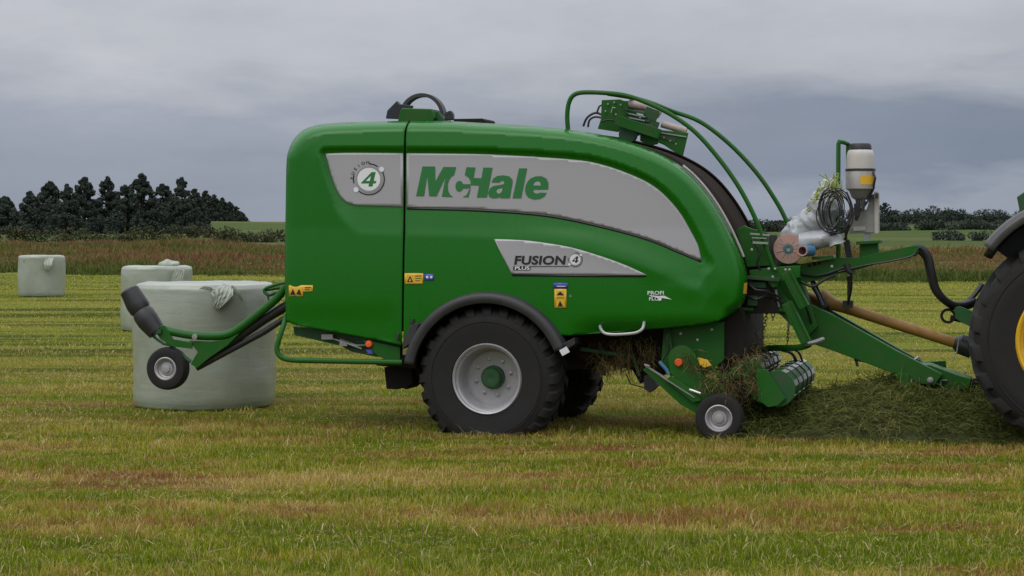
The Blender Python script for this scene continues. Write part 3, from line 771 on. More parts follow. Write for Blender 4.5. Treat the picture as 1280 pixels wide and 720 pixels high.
# ---- wheels
def tyre_mesh(c, R, rr, w, floor=None, lugs=20, lug=.03, seg=96, two_dir=1):
    m = MB(); mid = (R+rr)/2
    prof = [(rr, .05*w), (rr+.015, .015*w), (rr+.04, .012*w), (mid-.03, -.012), (mid+.03, -.014), (R-.13*w-.06, -.006), (R-.13*w-.055, -.012), (R-.13*w-.045, -.012), (R-.13*w-.04, -.004), (R-.13*w-.015, .0), (R-.06, .035*w), (R-.025, .10*w), (R-.005, .2*w), (R, .5*w),
            (R-.005, .8*w), (R-.025, .90*w), (R-.06, .965*w), (R-.13*w-.03, w), (mid, w+.012), (rr+.02, .985*w), (rr, .95*w)]
    m.lathe(c, prof, seg, 'y', close=False)
    for side in (0, 1):
        for k in range(lugs):
            a0 = 2*PI*(k+.5*side)/lugs; da = 2*PI/lugs*.27
            sk = 2*PI/lugs*.55*two_dir
            secs = [(0.02*w, 0, R-.055, .008), (.055*w, .05, R-.028, lug*.55), (.12*w, .15, R-.010, lug*.9), (.3*w, .55, R-.004, lug), (.47*w, 1.0, R-.002, lug*.9)]
            vs = []
            for yo, s_, rb, h in secs:
                yy = yo if side == 0 else w-yo; a = a0+sk*s_
                for r, e in ((rb-.02, 1.15), (rb+h, .85), (rb+h, -.85), (rb-.02, -1.15)):
                    vs.append(V(c)+V((r*math.cos(a+da*e), yy, r*math.sin(a+da*e))))
            fs = []
            for i in range(len(secs)-1):
                for j in range(3): fs.append((i*4+j, i*4+j+1, i*4+4+j+1, i*4+4+j))
            fs += [(0,1,2,3), tuple(len(vs)-4+q for q in (3,2,1,0))]
            m.add(vs, fs)
    if floor is not None:
        out = []
        for x, y, z in m.v:
            if z < floor+.06:
                bulge = max(0, floor+.06-z)*.12; y = y-bulge if y < c[1]+w/2 else y+bulge; z = floor+ (z-floor)*.12 if z < floor else z
                z = max(z, floor-.012)
            out.append((x, y, z))
        m.v = out
    return m
wc = L(608, 474, 0); RW = 91.5/128
def main_wheel(c, y0, flip=False):
    w = .60; m = tyre_mesh((c.x, y0, c.z), RW-.025, .345, w, floor=-.02, lugs=24, lug=.028)
    ty = m.build('wheel', 'tyre', baler, angle=40)
    r = MB(); prof = [(.345,.05),(.352,.02),(.340,.0),(.325,.012),(.322,.045),(.305,.06),(.298,.075),(.292,.15),(.275,.20),(.270,.26),(.255,.275),(.12,.28),(.0001,.28)]
    if flip: prof = [(a, w-b_) for a, b_ in prof]
    r.lathe((c.x, y0, c.z), prof, 64, 'y'); r.lathe((c.x, y0, c.z), [(.345,.05),(.335,.3),(.345,w-.05)] , 48, 'y')
    rm = r.build('rim', 'rim', ty, angle=30)
    s_ = -1 if flip else 1; yb = y0+(w-.28 if flip else .28)
    h = MB(); h.lathe((c.x, yb, c.z), [(.118,0.0),(.115,-.05*s_),(.10,-.06*s_),(.098,-.11*s_),(.085,-.125*s_),(.03,-.128*s_),(.001,-.12*s_)], 32, 'y'); h.build('hub', 'dkgreen', ty, angle=30)
    b_ = MB()
    for k in range(8):
        a = 2*PI*(k+.3)/8; b_.lathe((c.x+.18*math.cos(a), yb, c.z+.18*math.sin(a)), [(.019,0),(.019,-.016*s_),(.009,-.018*s_),(.009,-.035*s_),(.0005,-.036*s_)], 6, 'y')
    b_.build('wheel_nut', 'steel', ty, angle=20)
    return ty
main_wheel(wc, 0.0); main_wheel(wc, 1.92, True)
m = MB(); m.tube([(wc.x,.25,wc.z),(wc.x,2.3,wc.z)], .07, 12); m.box((wc.x,1.15,wc.z+.02),(.16,1.5,.16)); m.build('axle', 'dark', baler)
# mudguard
def mudguard(y0, s_):
    m = MB(); prof = [(.745,.02),(.748,-.045),(.775,-.062),(.815,-.062),(.838,-.045),(.848,0),(.852,.10),(.852,.60)]
    m.lathe((wc.x, y0, wc.z), [(r, o*s_) for r, o in prof], 60, 'y', a0=math.radians(22), a1=math.radians(170))
    o = m.build('mudguard', 'guard', baler, recalc=False, solid=.008, angle=50); return o
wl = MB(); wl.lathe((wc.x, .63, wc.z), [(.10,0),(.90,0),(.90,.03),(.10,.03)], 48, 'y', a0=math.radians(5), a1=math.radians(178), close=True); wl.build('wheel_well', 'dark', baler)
mg1 = mudguard(0.0, 1); mudguard(2.52, -1)
m = MB(); m.pprism([(699,438),(708,433),(712,440),(703,445)], -.075, -.064); m.build('mudguard_tag', 'white', mg1, smooth=False)
m = MB(); m.pprism([(503,436),(512,430),(524,405),(520,403),(512,408),(503,428)], .0, .2); m.build('mudguard_bracket', 'guard', baler, smooth=False, bevel=.004)
m = MB(); m.pprism([(703,430),(718,422),(719,430),(708,437)], -.02, .35); m.build('mudguard_bracket', 'black', baler, smooth=False, bevel=.004)

# ---- rear frame, under the rear door
m = MB(); m.pprism([(366,408),(392,411),(430,416),(500,430),(500,446),(470,446),(440,440),(425,432),(368,419)], .25, .35); m.pprism([(366,408),(500,430),(500,440),(368,419)], 1.9, 2.0)
m.build('rear_frame_beam', 'dkgreen', baler, smooth=False, bevel=.004)
m = MB(); m.pprism([(452,424),(470,428),(500,434),(500,456),(474,446),(466,440)], .12, .14); m.build('lamp_bracket', 'green', baler, smooth=False, bevel=.003)
m = MB(); c = L(461,430,.10); m.lathe((c.x,.118,c.z), [(.036,0),(.036,-.02),(.030,-.032),(.001,-.035)], 20, 'y'); m.build('rear_reflector', 'orange', baler)
m = MB(); m.pprism([(457,437),(463,437),(466,442),(460,442)], .09, .12); m.build('blue_clip', 'blue', baler, smooth=False)
pts = [L(357,396,.20), L(355,405,.12), L(350,420,.07), L(346,436,.05), L(351,446,.05), L(366,450,.05), L(400,451,.05), L(450,452,.05), L(503,453,.06)]
m = MB(); m.tube(pts, .027, 10, smooth=4); m.build('rear_guard_tube', 'green', baler)
m = MB(); m.tube([L(425,424,.2), L(445,432,.2), L(468,431,.2)], .012, 6); m.tube([L(405,420,.2), L(430,428,.16), L(452,436,.2)], .008, 6); m.box(L(430,430,.18), (.08,.05,.04)); m.box(L(410,421,.2), (.12,.06,.05)); m.build('rear_latch', 'steel', baler)
m = MB(); m.pprism([(480,459),(514,459),(516,478),(508,487),(500,484),(496,487),(483,486)], .55, .95); m.pprism([(470,450),(520,450),(520,461),(470,457)], .3, 1.9); m.pprism([(515,440),(560,420),(560,480),(520,470)], .62, .9); m.build('axle_frame', 'dark', baler, smooth=False, bevel=.006)

# ---- wrapping arm and tail roller
m = MB()
m.tube([L(358,358,.28), L(345,374,.28), L(322,393,.28), L(300,410,.28), L(288,417,.28), L(272,420,.28), L(240,419,.28), L(206,413,.28), L(196,411,.28)], .043, 12, smooth=4)
m.build('tail_arm', 'green', baler)
m = MB(); m.pprism([(236,426),(262,427),(284,424),(300,416),(284,432),(262,447),(246,460),(238,455),(247,440)], .25, .31); m.pprism([(190,407),(206,407),(216,424),(240,428),(240,436),(215,433),(200,424)], .23, .25); m.build('tail_gusset', 'green', baler, smooth=False, bevel=.003)
m = MB(); m.tube([L(190,409,.3), L(188,417,.25), L(196,424,.25), L(205,430,.25), L(215,432,.25)], .014, 8); m.box(L(198,414,.22), (.07,.04,.05)); m.tube([L(214,432,.28), L(222,440,.3), L(238,452,.3)], .022, 8); m.build('tail_bracket', 'dkgreen', baler)
m = MB(); m.lathe(L(244,421,.23), [(.03,0),(.03,-.02),(.001,-.022)], 8, 'y'); m.build('arm_bolt', 'steel', baler)
m = MB(); m.tube([L(362,380,.35), L(330,399,.35), L(250,454,.35)], .052, 12); m.build('tail_roller', 'black', baler)
m = MB(); m.tube([L(362,394,.32), L(330,415,.32), L(246,460,.32)], .032, 12); m.build('tail_roller', 'black', baler)
m = MB(); m.tube([L(162,363.5,.28), L(171,380,.28), L(175,386,.28), L(177,389,.28), L(179,392,.28), L(185,401,.28), L(196,415,.28)], [.100,.116,.114,.100,.114,.116,.096], 20); m.tube([L(161,362,.28), L(162,364,.28)], [.09,.104], 20); m.build('rubber_sleeve', 'black', baler)
m = MB(); m.tube([L(358,353,.35), L(345,356,.35), L(333,360,.35), L(330,364,.35), L(336,369,.35), L(345,366,.4), L(358,362,.45)], .016, 8, smooth=3); m.tube([L(332,362,.5), L(345,360,.5), L(360,358,.5)], .02, 8); m.tube([L(334,366,.35), L(336,376,.35), L(345,374,.35)], .012, 8); m.build('tail_top_rail', 'green', baler)
tc = L(206, 461, .22)
def small_wheel(c, R, r, w, parent, rimmat='rim'):
    m = MB(); mid = (R+r)/2
    m.lathe((c.x, c.y, c.z), [(r,.12*w),(r+.008,.04*w),(mid,0),(R-.02,.05*w),(R-.004,.2*w),(R,.35*w),(R-.006,.37*w),(R,.39*w),(R,.6*w),(R-.006,.62*w),(R,.64*w),(R-.004,.8*w),(R-.02,.95*w),(mid,w),(r+.008,.96*w),(r,.88*w)], 48, 'y')
    t = m.build('gauge_wheel', 'tyre', parent, angle=35)
    m = MB(); m.lathe((c.x, c.y, c.z), [(r,.14*w),(r+.002,.05*w),(r-.008,.03*w),(r-.02,.10*w),(r-.028,.28*w),(r*.62,.34*w),(r*.55,.25*w),(r*.35,.24*w),(r*.33,.14*w),(r*.12,.12*w),(.001,.12*w)], 40, 'y'); m.lathe((c.x,c.y,c.z), [(r,.12*w),(r-.01,.5*w),(r,.88*w)], 32, 'y'); m.build('rim', rimmat, t, angle=30)
    return t
small_wheel(tc, 27/122., 14.5/122., .17, baler)
m = MB(); m.tube([(tc.x,tc.y+.05,tc.z), (tc.x, .42, tc.z)], .022, 10); m.bar((tc.x,.41,tc.z), L(220,436,.41), .03, .05); m.build('wheel_fork', 'dkgreen', baler)

# ---- on the roof, rear
m = MB(); c0 = L(532,150,.55); vs = []
def archpts(cx, cz, r, a0, a1, n, y): return [V((cx+r*math.cos(math.radians(a0+(a1-a0)*i/n)), y, cz+r*math.sin(math.radians(a0+(a1-a0)*i/n)))) for i in range(n+1)]
pA = L(530,146,.7); m.lathe((pA.x, .60, pA.z), [(.20,0),(.235,0),(.235,.13),(.20,.13)], 28, 'y', close=True, a0=math.radians(-10), a1=math.radians(185)); m.build('roof_hoop', 'guard', baler, angle=40)
m = MB(); m.pprism([(482,148),(484,138),(493,129),(496,126),(499,130),(508,131),(515,132),(506,149)], .55, .62); m.pprism([(556,147),(556,141),(562,138),(564,139),(566,143),(566,150),(556,150)], .55, .62); m.build('hoop_foot', 'black', baler, smooth=False, bevel=.005)
m = MB(); m.pprism([(497,152),(500,139),(502,135),(539,136),(541,139),(544,147),(541,152)], .45, .85); m.build('roof_box', 'green', baler, smooth=False, bevel=.01)
m = MB(); m.pprism([(544,152),(543,140),(548,139),(555,150),(560,153)], .52, .8); m.build('roof_hinge', 'dkgreen', baler, smooth=False, bevel=.005)
m = MB(); m.pprism([(567,153),(567,148.6),(603,148),(605,150),(605,153)], .45, .9); m.build('roof_pad', 'dark', baler, smooth=False, bevel=.004)

# ---- guard rails
m = MB(); m.tube([L(710,162,.40), L(709,145,.40), L(711,129,.40), L(717,119,.40), L(730,115.5,.40), L(760,116.5,.40), L(785,120,.40), L(812,130,.40), L(840,144,.40), L(870,166,.40), L(900,200,.40), L(925,236,.40), L(945,275,.40), L(957,308,.42), L(968,337,.45)], .023, 10, smooth=5); m.build('guard_rail', 'green', baler)
m = MB(); m.tube([L(760,117,.40), L(790,122,.8), L(815,129,1.5), L(840,139,1.9), L(875,152,1.9), L(912,180,1.9), L(945,215,1.9), L(968,248,1.9), L(982,274,1.9), L(992,302,1.9)], .023, 10, smooth=5); m.build('guard_rail', 'green', baler)

# ---- net unit on top, front
nu = MB(); nu.pprism([(747,161),(751,149),(752,125),(775,124),(785,128),(784,150),(772,165)], .75, .79); nu.pprism([(752,125),(786,126),(788,160),(752,160)], 1.55, 1.59); nu.pprism([(800,176),(800,162),(822,160),(822,180),(812,182)], .75, .79); nu.pprism([(822,162),(860,166),(853,195),(843,190),(822,176)], .73, .77)
nu.pprism([(822,164),(857,168),(851,190),(822,178)], 1.5, 1.54); nu.bar(L(770,150,.6), L(825,168,.6), .05, .10)
nuo = nu.build('net_unit', 'green', baler, smooth=False, bevel=.004)
m = MB(); m.tube([L(786,130,.8), L(806,133,.8), L(825,143,.8)], .045, 12); m.tube([L(786,132,1.5), L(820,142,1.5)], .04, 12); m.tube([L(827,155,.8), L(858,164,.8)], .035, 12); m.build('net_roller', 'tube', nuo)
m = MB()
for k in range(5):
    m.bar(L(780+k*2,136+k*5,.72), L(806+k*3,142+k*5,.72), .02, .022)
m.pprism([(784,134),(792,136),(806,158),(798,170),(783,160)], .80, .84); m.lathe(L(785,168,.7), [(.001,-.03),(.09,-.03),(.09,.05)], 24, 'y'); m.lathe(L(812,162,.7), [(.001,-.03),(.05,-.03),(.05,.05)], 18, 'y')
m.bar(L(783,152,.74), L(845,176,.74), .03, .06); m.bar(L(800,150,.74), L(823,158,.74), .03, .08); m.bar(L(806,140,.74), L(822,146,.74), .03, .12)
m.build('net_mechanism', 'dkgreen', nuo, smooth=False, bevel=.003)
m = MB()
for k in range(4): m.bar(L(786,142+k*5,.69), L(806,146+k*5,.69), .008, .010)
for a, b_ in ((760,130),(768,128),(776,131),(757,139),(770,143),(776,150),(830,172),(838,176),(845,180),(850,170),(795,165),(815,165)): m.lathe(L(a,b_,.735), [(.010,0),(.010,-.01),(.001,-.011)], 6, 'y')
m.bar(L(820,165,.72), L(858,171,.72), .01, .012); m.tube([L(764,141,.72), L(766,134,.72), L(769,135,.72)], .006, 6); m.build('net_fitting', 'steel', nuo)
m = MB(); m.tube([L(729,158,.9), L(734,147,.9), L(745,141,.9), L(757,146,.9)], .012, 8, smooth=4); m.tube([L(735,159,.8), L(737,150,.8), L(745,146,.8), L(758,149,.8)], .011, 8, smooth=4); m.tube([L(746,141,.8), L(749,133,.8), L(753,131,.8)], .01, 8); m.tube([L(752,152,.7), L(765,150,.68), L(790,158,.68), L(812,156,.7), L(815,165,.7)], .009, 8, smooth=3); m.build('net_hose', 'coil', nuo)

# ---- underside between wheel and pickup
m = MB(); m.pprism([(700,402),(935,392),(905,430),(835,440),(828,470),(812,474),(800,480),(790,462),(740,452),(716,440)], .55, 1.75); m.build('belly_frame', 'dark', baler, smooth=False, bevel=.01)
m = MB(); m.lathe((L(745,415,.5).x,.50,L(745,415,.5).z), [(.001,0),(.30,0),(.32,.02),(.32,1.2)], 40, 'y'); m.build('lower_drum', 'brown', baler)
m = MB(); m.pprism([(830,408),(905,402),(905,450),(880,470),(838,470),(826,455)], .30, .34); m.build('intake_side_plate', 'green', baler, smooth=False, bevel=.003)
m = MB(); m.pprism([(890,405),(925,385),(930,392),(930,445),(905,450),(893,448)], .35, 1.9); m.build('intake_chute', 'dark', baler, smooth=False, bevel=.006)
m = MB(); m.tube([L(783,468,.45), L(788,480,.45), L(803,484,.45), L(815,485,.5)], .007, 6); m.pprism([(805,470),(812,468),(822,482),(812,491),(805,486)], .4, .6); m.build('rear_bracket', 'black', baler)

# ---- pickup
ch = []
for i in range(15):
    a = math.radians(190-i*12); ch.append((852+17*math.cos(a), 449-17*math.sin(a)))
cheek = ch+[(880,470),(905,482),(912,505),(900,520),(880,515),(855,488),(838,466)]
pk = MB(); pk.pprism(cheek, .14, .17); pk = pk.build('pickup_frame', 'green', baler, smooth=False, bevel=.003)
m = MB(); m.pprism([(803,462),(810,458),(890,508),(888,524),(876,520),(850,505)], .10, .14); m.pprism([(832,475),(838,470),(872,492),(876,501),(866,503)], .05, .10); m.build('pickup_arm', 'green', pk, smooth=False, bevel=.004)
m = MB(); m.bar(L(807,457,.06), L(850,484,.06), .012, .016); m.bar(L(826,470,.04), L(868,497,.04), .01, .01); m.tube([L(806,456,.08), L(812,458,.04)], .012, 6); m.tube([L(862,487,.06), L(876,492,.02)], .014, 6); m.build('arm_rod', 'steel', pk)
m = MB(); m.tube([L(824,452,.15), L(833,462,.15), L(836,468,.15)], .018, 8); m.build('hose_coupling', 'cblue', pk)
m = MB(); c = L(848.5,453,.14); m.lathe((c.x,.138,c.z), [(.038,0),(.038,-.02),(.03,-.03),(.001,-.032)], 20, 'y'); m.build('side_reflector', 'orange', pk)
m = MB(); c = L(878,452,.12); m.pprism([(872,447),(884,450),(889,457),(880,460),(874,455)], .10, .14); m.build('yellow_cap', 'yellow', pk, smooth=False, bevel=.004)
m = MB(); m.pprism([(882,455),(905,470),(925,455),(944,452),(962,466),(972,492),(960,505),(948,503),(935,490),(928,470),(905,480)], .20, .23)
m.pprism([(944,462),(958,462),(982,498),(972,507),(960,509),(948,500)], .12, .15); m.build('pickup_side', 'green', pk, smooth=False, bevel=.003)
# chain of cleats on the side plate
m = MB()
for i in range(8): p = L(903+i*4.0, 476-i*3.2, .19); m.box(p, (.02,.03,.02))
m.build('cleat', 'dkgreen', pk)
reel = MB(); rc = L(918, 485, .25); reel.tube([(rc.x,.22,rc.z), (rc.x,2.05,rc.z)], .16, 20); 
reel = reel.build('pickup_reel', 'dark', baler)
m = MB()
for j in range(24):
    for k in range(4):
        y = .27+j*.068; a = math.radians(90*k+(j % 2)*45); p0 = V((rc.x+.15*math.cos(a), y, rc.z+.15*math.sin(a))); p1 = V((rc.x+.27*math.cos(a-.25), y, max(.03, rc.z+.27*math.sin(a-.25)))); m.tube([p0, p1], .004, 4)
m.build('tine', 'steel', reel)
# crop rollers across the pickup, sticking out to the near side
def crop_roller(pa, pb, r, y0, y1):
    A = L(pa[0], pa[1], y0); m = MB(); n = 5
    a = V((A.x, y0, A.z)); b_ = V((A.x, y1, A.z))
    m.tube([a, b_], r, 20); o = m.build('crop_roller', 'dkgreen', baler)
    q = MB()
    for i in range(n): q.lathe((A.x, y0+.0+(y1-y0)*i/n, A.z), [(r,0),(r+.012,0),(r+.012,.025),(r,.025)], 20, 'y')
    q.build('roller_band', 'green', o)
    s_ = MB()
    for k in range(7):
        an = 2*PI*k/7+.3
        for i in range(n):
            y = y0+(y1-y0)*(i+.55)/n; s_.box((A.x+(r+.002)*math.cos(an), y, A.z+(r+.002)*math.sin(an)), (.055,.26*(y1-y0)/2,.008), Matrix.Rotation(PI/2-an, 3, 'Y'))
    s_.build('roller_strip', 'steel', o)
    return o
crop_roller((971,486), None, .162, .16, 2.2)
crop_roller((938,462), None, .10, .30, 2.0)
m = MB(); m.pprism([(948,502),(1000,452),(1005,458),(962,512)], .14, .16) if False else None
m.tube([L(953,437,1.0), L(967,435,1.0), L(998,434.5,.6), L(1012,430,.5)], .032, 10, smooth=3); m.build('lift_arm', 'green', baler)
m = MB(); m.tube([L(975,437,1.4), L(990,442,1.6), L(997,456,1.8)], .016, 8, smooth=3); m.tube([L(985,436,1.5), L(998,440,1.7), L(1004,455,1.9)], .012, 8, smooth=3); m.build('roller_loop', 'black', baler)
gw = L(898.5, 523, .0); gw.z = max(gw.z, .215); small_wheel(V((gw.x, -.02, gw.z)), 29.5/128, 16.5/128, .19, baler)
m = MB(); m.tube([(gw.x,.05,gw.z), (gw.x,.25,gw.z)], .02, 8); m.build('gauge_axle', 'dkgreen', baler)

# ---- front frame and drawbar
m = MB()
m.pprism([(920,288),(930,282),(940,286),(960,291),(962,332),(934,334)], .55, .60); m.pprism([(936,338),(965,334),(1000,332),(1000,347),(975,352),(972,358),(966,360),(958,350),(938,347)], .48, .54)
m.pprism([(932,345),(1000,345),(1022,408),(1010,420),(985,395),(965,385),(935,389)], .80, 1.0); m.pprism([(932,300),(992,300),(1000,345),(935,350)], 1.8, 1.9)
m.pprism([(930,352),(970,358),(992,382),(1004,408),(1012,426),(1006,428),(992,410),(976,394),(958,383),(940,390),(926,402)], .62, .70)
m.build('front_frame', 'green', baler, smooth=False, bevel=.005)
m = MB(); m.pprism([(930,345),(958,350),(975,392),(930,392)], .52, .78); m.pprism([(920,292),(956,294),(960,345),(925,345)], .66, 1.7); m.build('front_bulkhead', 'dark', baler, smooth=False, bevel=.006)
m = MB(); m.bar(L(938,292,.40), L(962,294,.40), .02, .016); m.bar(L(941,303,.38), L(960,304,.38), .02, .02); m.bar(L(940,297,.38), L(958,298,.38), .02, .010)
for a, b_ in ((961,336),(969,336),(966,346),(982,337),(987,337),(1040,333),(940,312)): m.lathe(L(a,b_,.40), [(.013,0),(.013,-.012),(.001,-.014)], 8, 'y')
m.build('bolt', 'steel', baler)
m = MB()
def channel(m, p0, p1, y, w):
    a, b_ = L(*p0, y), L(*p1, y); m.bar(a, b_, .06, w); d = (b_-a).normalized(); s_ = V((-d.z, 0, d.x))*(w/2-.008)
    for e in (-1, 1): m.bar(a+s_*e+V((0,-.045,0)), b_+s_*e+V((0,-.045,0)), .04, .012)
channel(m, (983,340), (1006,384), .40, .10); channel(m, (984,378), (1008,428), .36, .10); m.build('parking_stand', 'green', baler, smooth=False, bevel=.003)
m = MB(); m.tube([L(1008,430,.42), L(1018,428,.5), L(1029,424,.6)], .022, 8); m.build('stand_foot', 'steel', baler)
for pts_, r_ in (([(934,352,.5),(944,362,.42),(958,364,.45),(976,372,.55)], .012), ([(930,368,.5),(944,374,.4),(962,370,.5),(985,384,.6)], .013), ([(940,300,.5),(950,316,.46),(946,330,.46),(954,340,.5)], .011), ([(990,350,.7),(998,366,.62),(1008,384,.7),(1014,404,.8)], .013), ([(1002,352,.7),(1016,358,.66),(1030,350,.7),(1044,344,.75)], .014), ([(1064,344,.8),(1064,360,.85),(1060,380,1.0)], .012)):
    m = MB(); m.tube([L(*q) for q in pts_], r_, 8, smooth=5); m.build('hydraulic_hose', 'coil', baler)
m = MB(); m.box(L(948,356,.55), (.16,.08,.06)); m.box(L(941,376,.52), (.10,.07,.10)); m.build('valve_block', 'dkgreen', baler, bevel=.006)
m = MB(); m.bar(L(928,346,.46), L(975,350,.46), .03, .035); m.build('cross_rail', 'dkgreen', baler, smooth=False, bevel=.003)
m = MB(); m.bar(L(926,386,.52), L(990,388,.6), .04, .03); m.build('cross_rail', 'green', baler, smooth=False, bevel=.003)
m = MB(); m.bar(L(1016,352,1.1), L(1040,392,1.1), .05, .03); m.build('shaft_support', 'dark', baler, smooth=False, bevel=.003)
m = MB(); m.bar(L(836,404,.27), L(842,468,.27), .04, .03); m.build('plate_rib', 'green', baler, smooth=False, bevel=.003)
m = MB(); m.tube([L(842,405,.26), L(834,420,.2), L(836,436,.2), L(828,450,.2)], .010, 6, smooth=4); m.build('hydraulic_hose', 'coil', baler)
for a_, b_ in ((851,417),(890,412),(872,425)): m = MB(); m.lathe(L(a_,b_,.30), [(.014,0),(.014,-.01),(.001,-.012)], 8, 'y'); m.build('bolt', 'steel', baler)
m = MB(); m.bar(L(726,436,.46), L(792,446,.46), .05, .04); m.bar(L(792,446,.46), L(800,470,.46), .05, .03); m.build('belly_strut', 'dkgreen', baler, smooth=False, bevel=.004)
# drawbar
m = MB(); m.pprism([(1000,378),(1012,380),(1040,393),(1120,438),(1160,459),(1178,468),(1168,482),(1152,480),(1120,468),(1040,438),(1010,428),(1000,400)], .90, 1.02); m.pprism([(1000,372),(1012,376),(1040,388),(1120,434),(1160,456),(1152,476),(1120,462),(1040,430),(1000,395)], 1.45, 1.57)
db = m.build('drawbar', 'green', baler, smooth=False, bevel=.006)
m = MB(); m.pprism([(1140,456),(1162,456),(1200,470),(1214,474),(1212,484),(1190,491),(1168,492),(1150,484)], 1.05, 1.42); m.build('drawbar_tongue', 'green', db, smooth=False, bevel=.006)
m = MB(); m.bar(L(1176,475,1.03), L(1176,486,1.03), .02, .012); m.bar(L(1176,475,1.03), L(1184,475,1.03), .02, .012); m.bar(L(1176,486,1.03), L(1184,486,1.03), .02, .012); m.lathe(L(1163,475,.9), [(.03,0),(.03,-.02),(.015,-.022),(.015,-.04),(.001,-.04)], 10, 'y'); m.lathe(L(1138,476,.9), [(.02,0),(.02,-.03),(.001,-.03)], 8, 'y'); m.tube([L(1140,452,1.1), L(1148,446,1.1), L(1152,452,1.1)], .012, 8); m.build('drawbar_pin', 'steel', db)
m = MB(); m.pprism([(1122,466),(1136,468),(1140,484),(1132,490),(1126,488),(1126,478),(1120,474)], .86, .90); m.pprism([(1142,453),(1182,451),(1183,465),(1176,466),(1172,460),(1145,460)], 1.5, 1.56); m.build('drawbar_lug', 'green', db, smooth=False, bevel=.004)
m = MB(); m.tube([L(1067,444,1.0), L(1070,450,.95), L(1072,458,.95)], .014, 8); m.bar(L(1068,449,1.0), L(1104,455,1.0), .03, .03); m.tube([L(1138,486,.9), L(1146,494,.9), L(1156,503,.9)], .012, 6); m.tube([L(1136,484,.88), L(1142,496,.88)], .02, 8); m.build('jack_handle', 'black', db)
# drive shaft
m = MB(); m.tube([L(1006,369,1.25), L(1024,378,1.25), L(1028,372,1.25), L(1036,379,1.25), L(1044,381,1.25), L(1060,386,1.25), L(1195,429,1.25)], [.05,.07,.095,.085,.06,.055,.052], 16)
ds = m.build('drive_shaft_guard', 'ochre', baler)
m = MB(); m.tube([L(1193,428,1.25), L(1200,430,1.25), L(1216,436,1.25)], [.06,.10,.10], 16); m.build('shaft_cone', 'black', ds)
m = MB(); m.tube([L(1199,420,1.1), L(1196,440,1.1), L(1190,452,1.1)], .006, 5); m.build('shaft_chain', 'steel', ds)
# upper beam for hoses
m = MB(); m.pprism([(962,338),(980,328),(1000,330),(1050,322),(1075,322),(1110,313),(1146,306),(1149,309),(1146,320),(1110,326),(1075,336),(1040,344),(1000,356),(985,356)], .80, .90); ub = m.build('upper_beam', 'green', baler, smooth=False, bevel=.004)
m = MB()
for a, b_, r in ((1018,328,.022),(1012,330,.016),(1024,327,.016),(995,337,.02)): m.lathe(L(a,b_+2,.80), [(r,0),(r,-.004),(.001,-.004)], 14, 'y')
m.build('beam_hole', 'dark', ub)
m = MB(); m.pprism([(1014,321),(1040,319),(1042,323),(1016,325)], .7, 1.1); m.pprism([(1074,322),(1075,303),(1097,302),(1099,320)], .82, .95); m.pprism([(1070,302),(1100,300),(1100,304),(1070,306)], .75, 1.1); m.build('beam_bracket', 'green', ub, smooth=False, bevel=.004)
m = MB(); m.tube([L(1048,335,.85), L(1047.5,260,.85), L(1048,180,.85), L(1049,177,.85), L(1053,177.5,.9), L(1060,180,1.0), L(1060,190,1.0), L(1061,215,1.0)], .022, 8); m.build('upright_post', 'green', ub)
m = MB(); m.bar(L(1061,345,1.1), L(1061,378,1.1), .03, .03); m.tube([L(1058,330,.78), L(1060,338,.78), L(1066,342,.8)], .03, 8); m.bar(L(1058,300,.95), L(1064,335,.95), .05, .06); m.box(L(1060,380,1.1), (.10,.08,.07)); m.tube([L(1014,355,1.0), L(1022,368,1.0), L(1028,382,1.0)], .02, 8); m.bar(L(1015,350,1.05), L(1032,384,1.05), .03, .05); m.build('hose_clamp', 'black', ub)
m = MB(); m.tube([L(1048,340,.78), L(1080,332,.78), L(1110,327,.78), L(1140,320,.78), L(1145,312,.8)], .010, 6, smooth=3); m.tube([L(985,336,.78), L(1020,345,.78), L(1062,332,.78)], .012, 6, smooth=3); m.build('beam_cable', 'coil', ub)
m = MB(); m.tube([L(1140,310,.86), L(1152,310,.86), L(1161,322,.86), L(1165,340,.86), L(1170,360,.88), L(1180,374,.92), L(1192,381,1.0), L(1205,381,1.1), L(1218,376,1.2)], .036, 10, smooth=5); m.tube([L(1145,312,.95), L(1156,322,.95), L(1161,342,.95), L(1168,364,.95), L(1184,380,1.0), L(1200,386,1.1), L(1220,380,1.2)], .024, 8, smooth=5); m.build('hose_bundle', 'coil', baler)
m = MB(); m.tube([L(1200,382,1.15), L(1215,372,1.2), L(1228,355,1.25)], .025, 8, smooth=3); m.build('hose_bundle', 'coil', baler)
# additive tank and steel box
m = MB(); tk = L(1075.5, 246, .95); s = 1/126
def ty_(py): return L(1075.5, py, .95).z
m.lathe((tk.x,.95,0), [(.001,ty_(187.5)),(.112,ty_(187.5)),(.122,ty_(189)),(.130,ty_(192)),(.134,ty_(196)),(.134,ty_(212))], 32, 'z'); tank = m.build('additive_tank', 'tank', baler)
m = MB(); m.lathe((tk.x,.95,0), [(.001,ty_(179)),(.095,ty_(179.5)),(.106,ty_(182)),(.110,ty_(187)),(.110,ty_(188.5))], 24, 'z'); m.build('tank_lid', 'lid', tank)
m = MB(); m.lathe((tk.x,.95,0), [(.136,ty_(211)),(.143,ty_(213)),(.143,ty_(236)),(.11,ty_(239)),(.085,ty_(247)),(.05,ty_(250)),(.04,ty_(258))], 32, 'z'); m.build('tank_shell', 'inox', tank)
m = MB(); m.lathe((tk.x,.95,0), [(.146,ty_(211)),(.147,ty_(214)),(.140,ty_(214))], 32, 'z'); m.tube([L(1091,213,.9), L(1094,222,.85), L(1091,238,.9), L(1084,250,.9)], .012, 6); m.build('tank_strap', 'lid', tank)
m = MB(); q = [L(1083,224,.8)]; A0 = math.radians(-78)
for i in range(9):
    pass
vs = []; fs = []
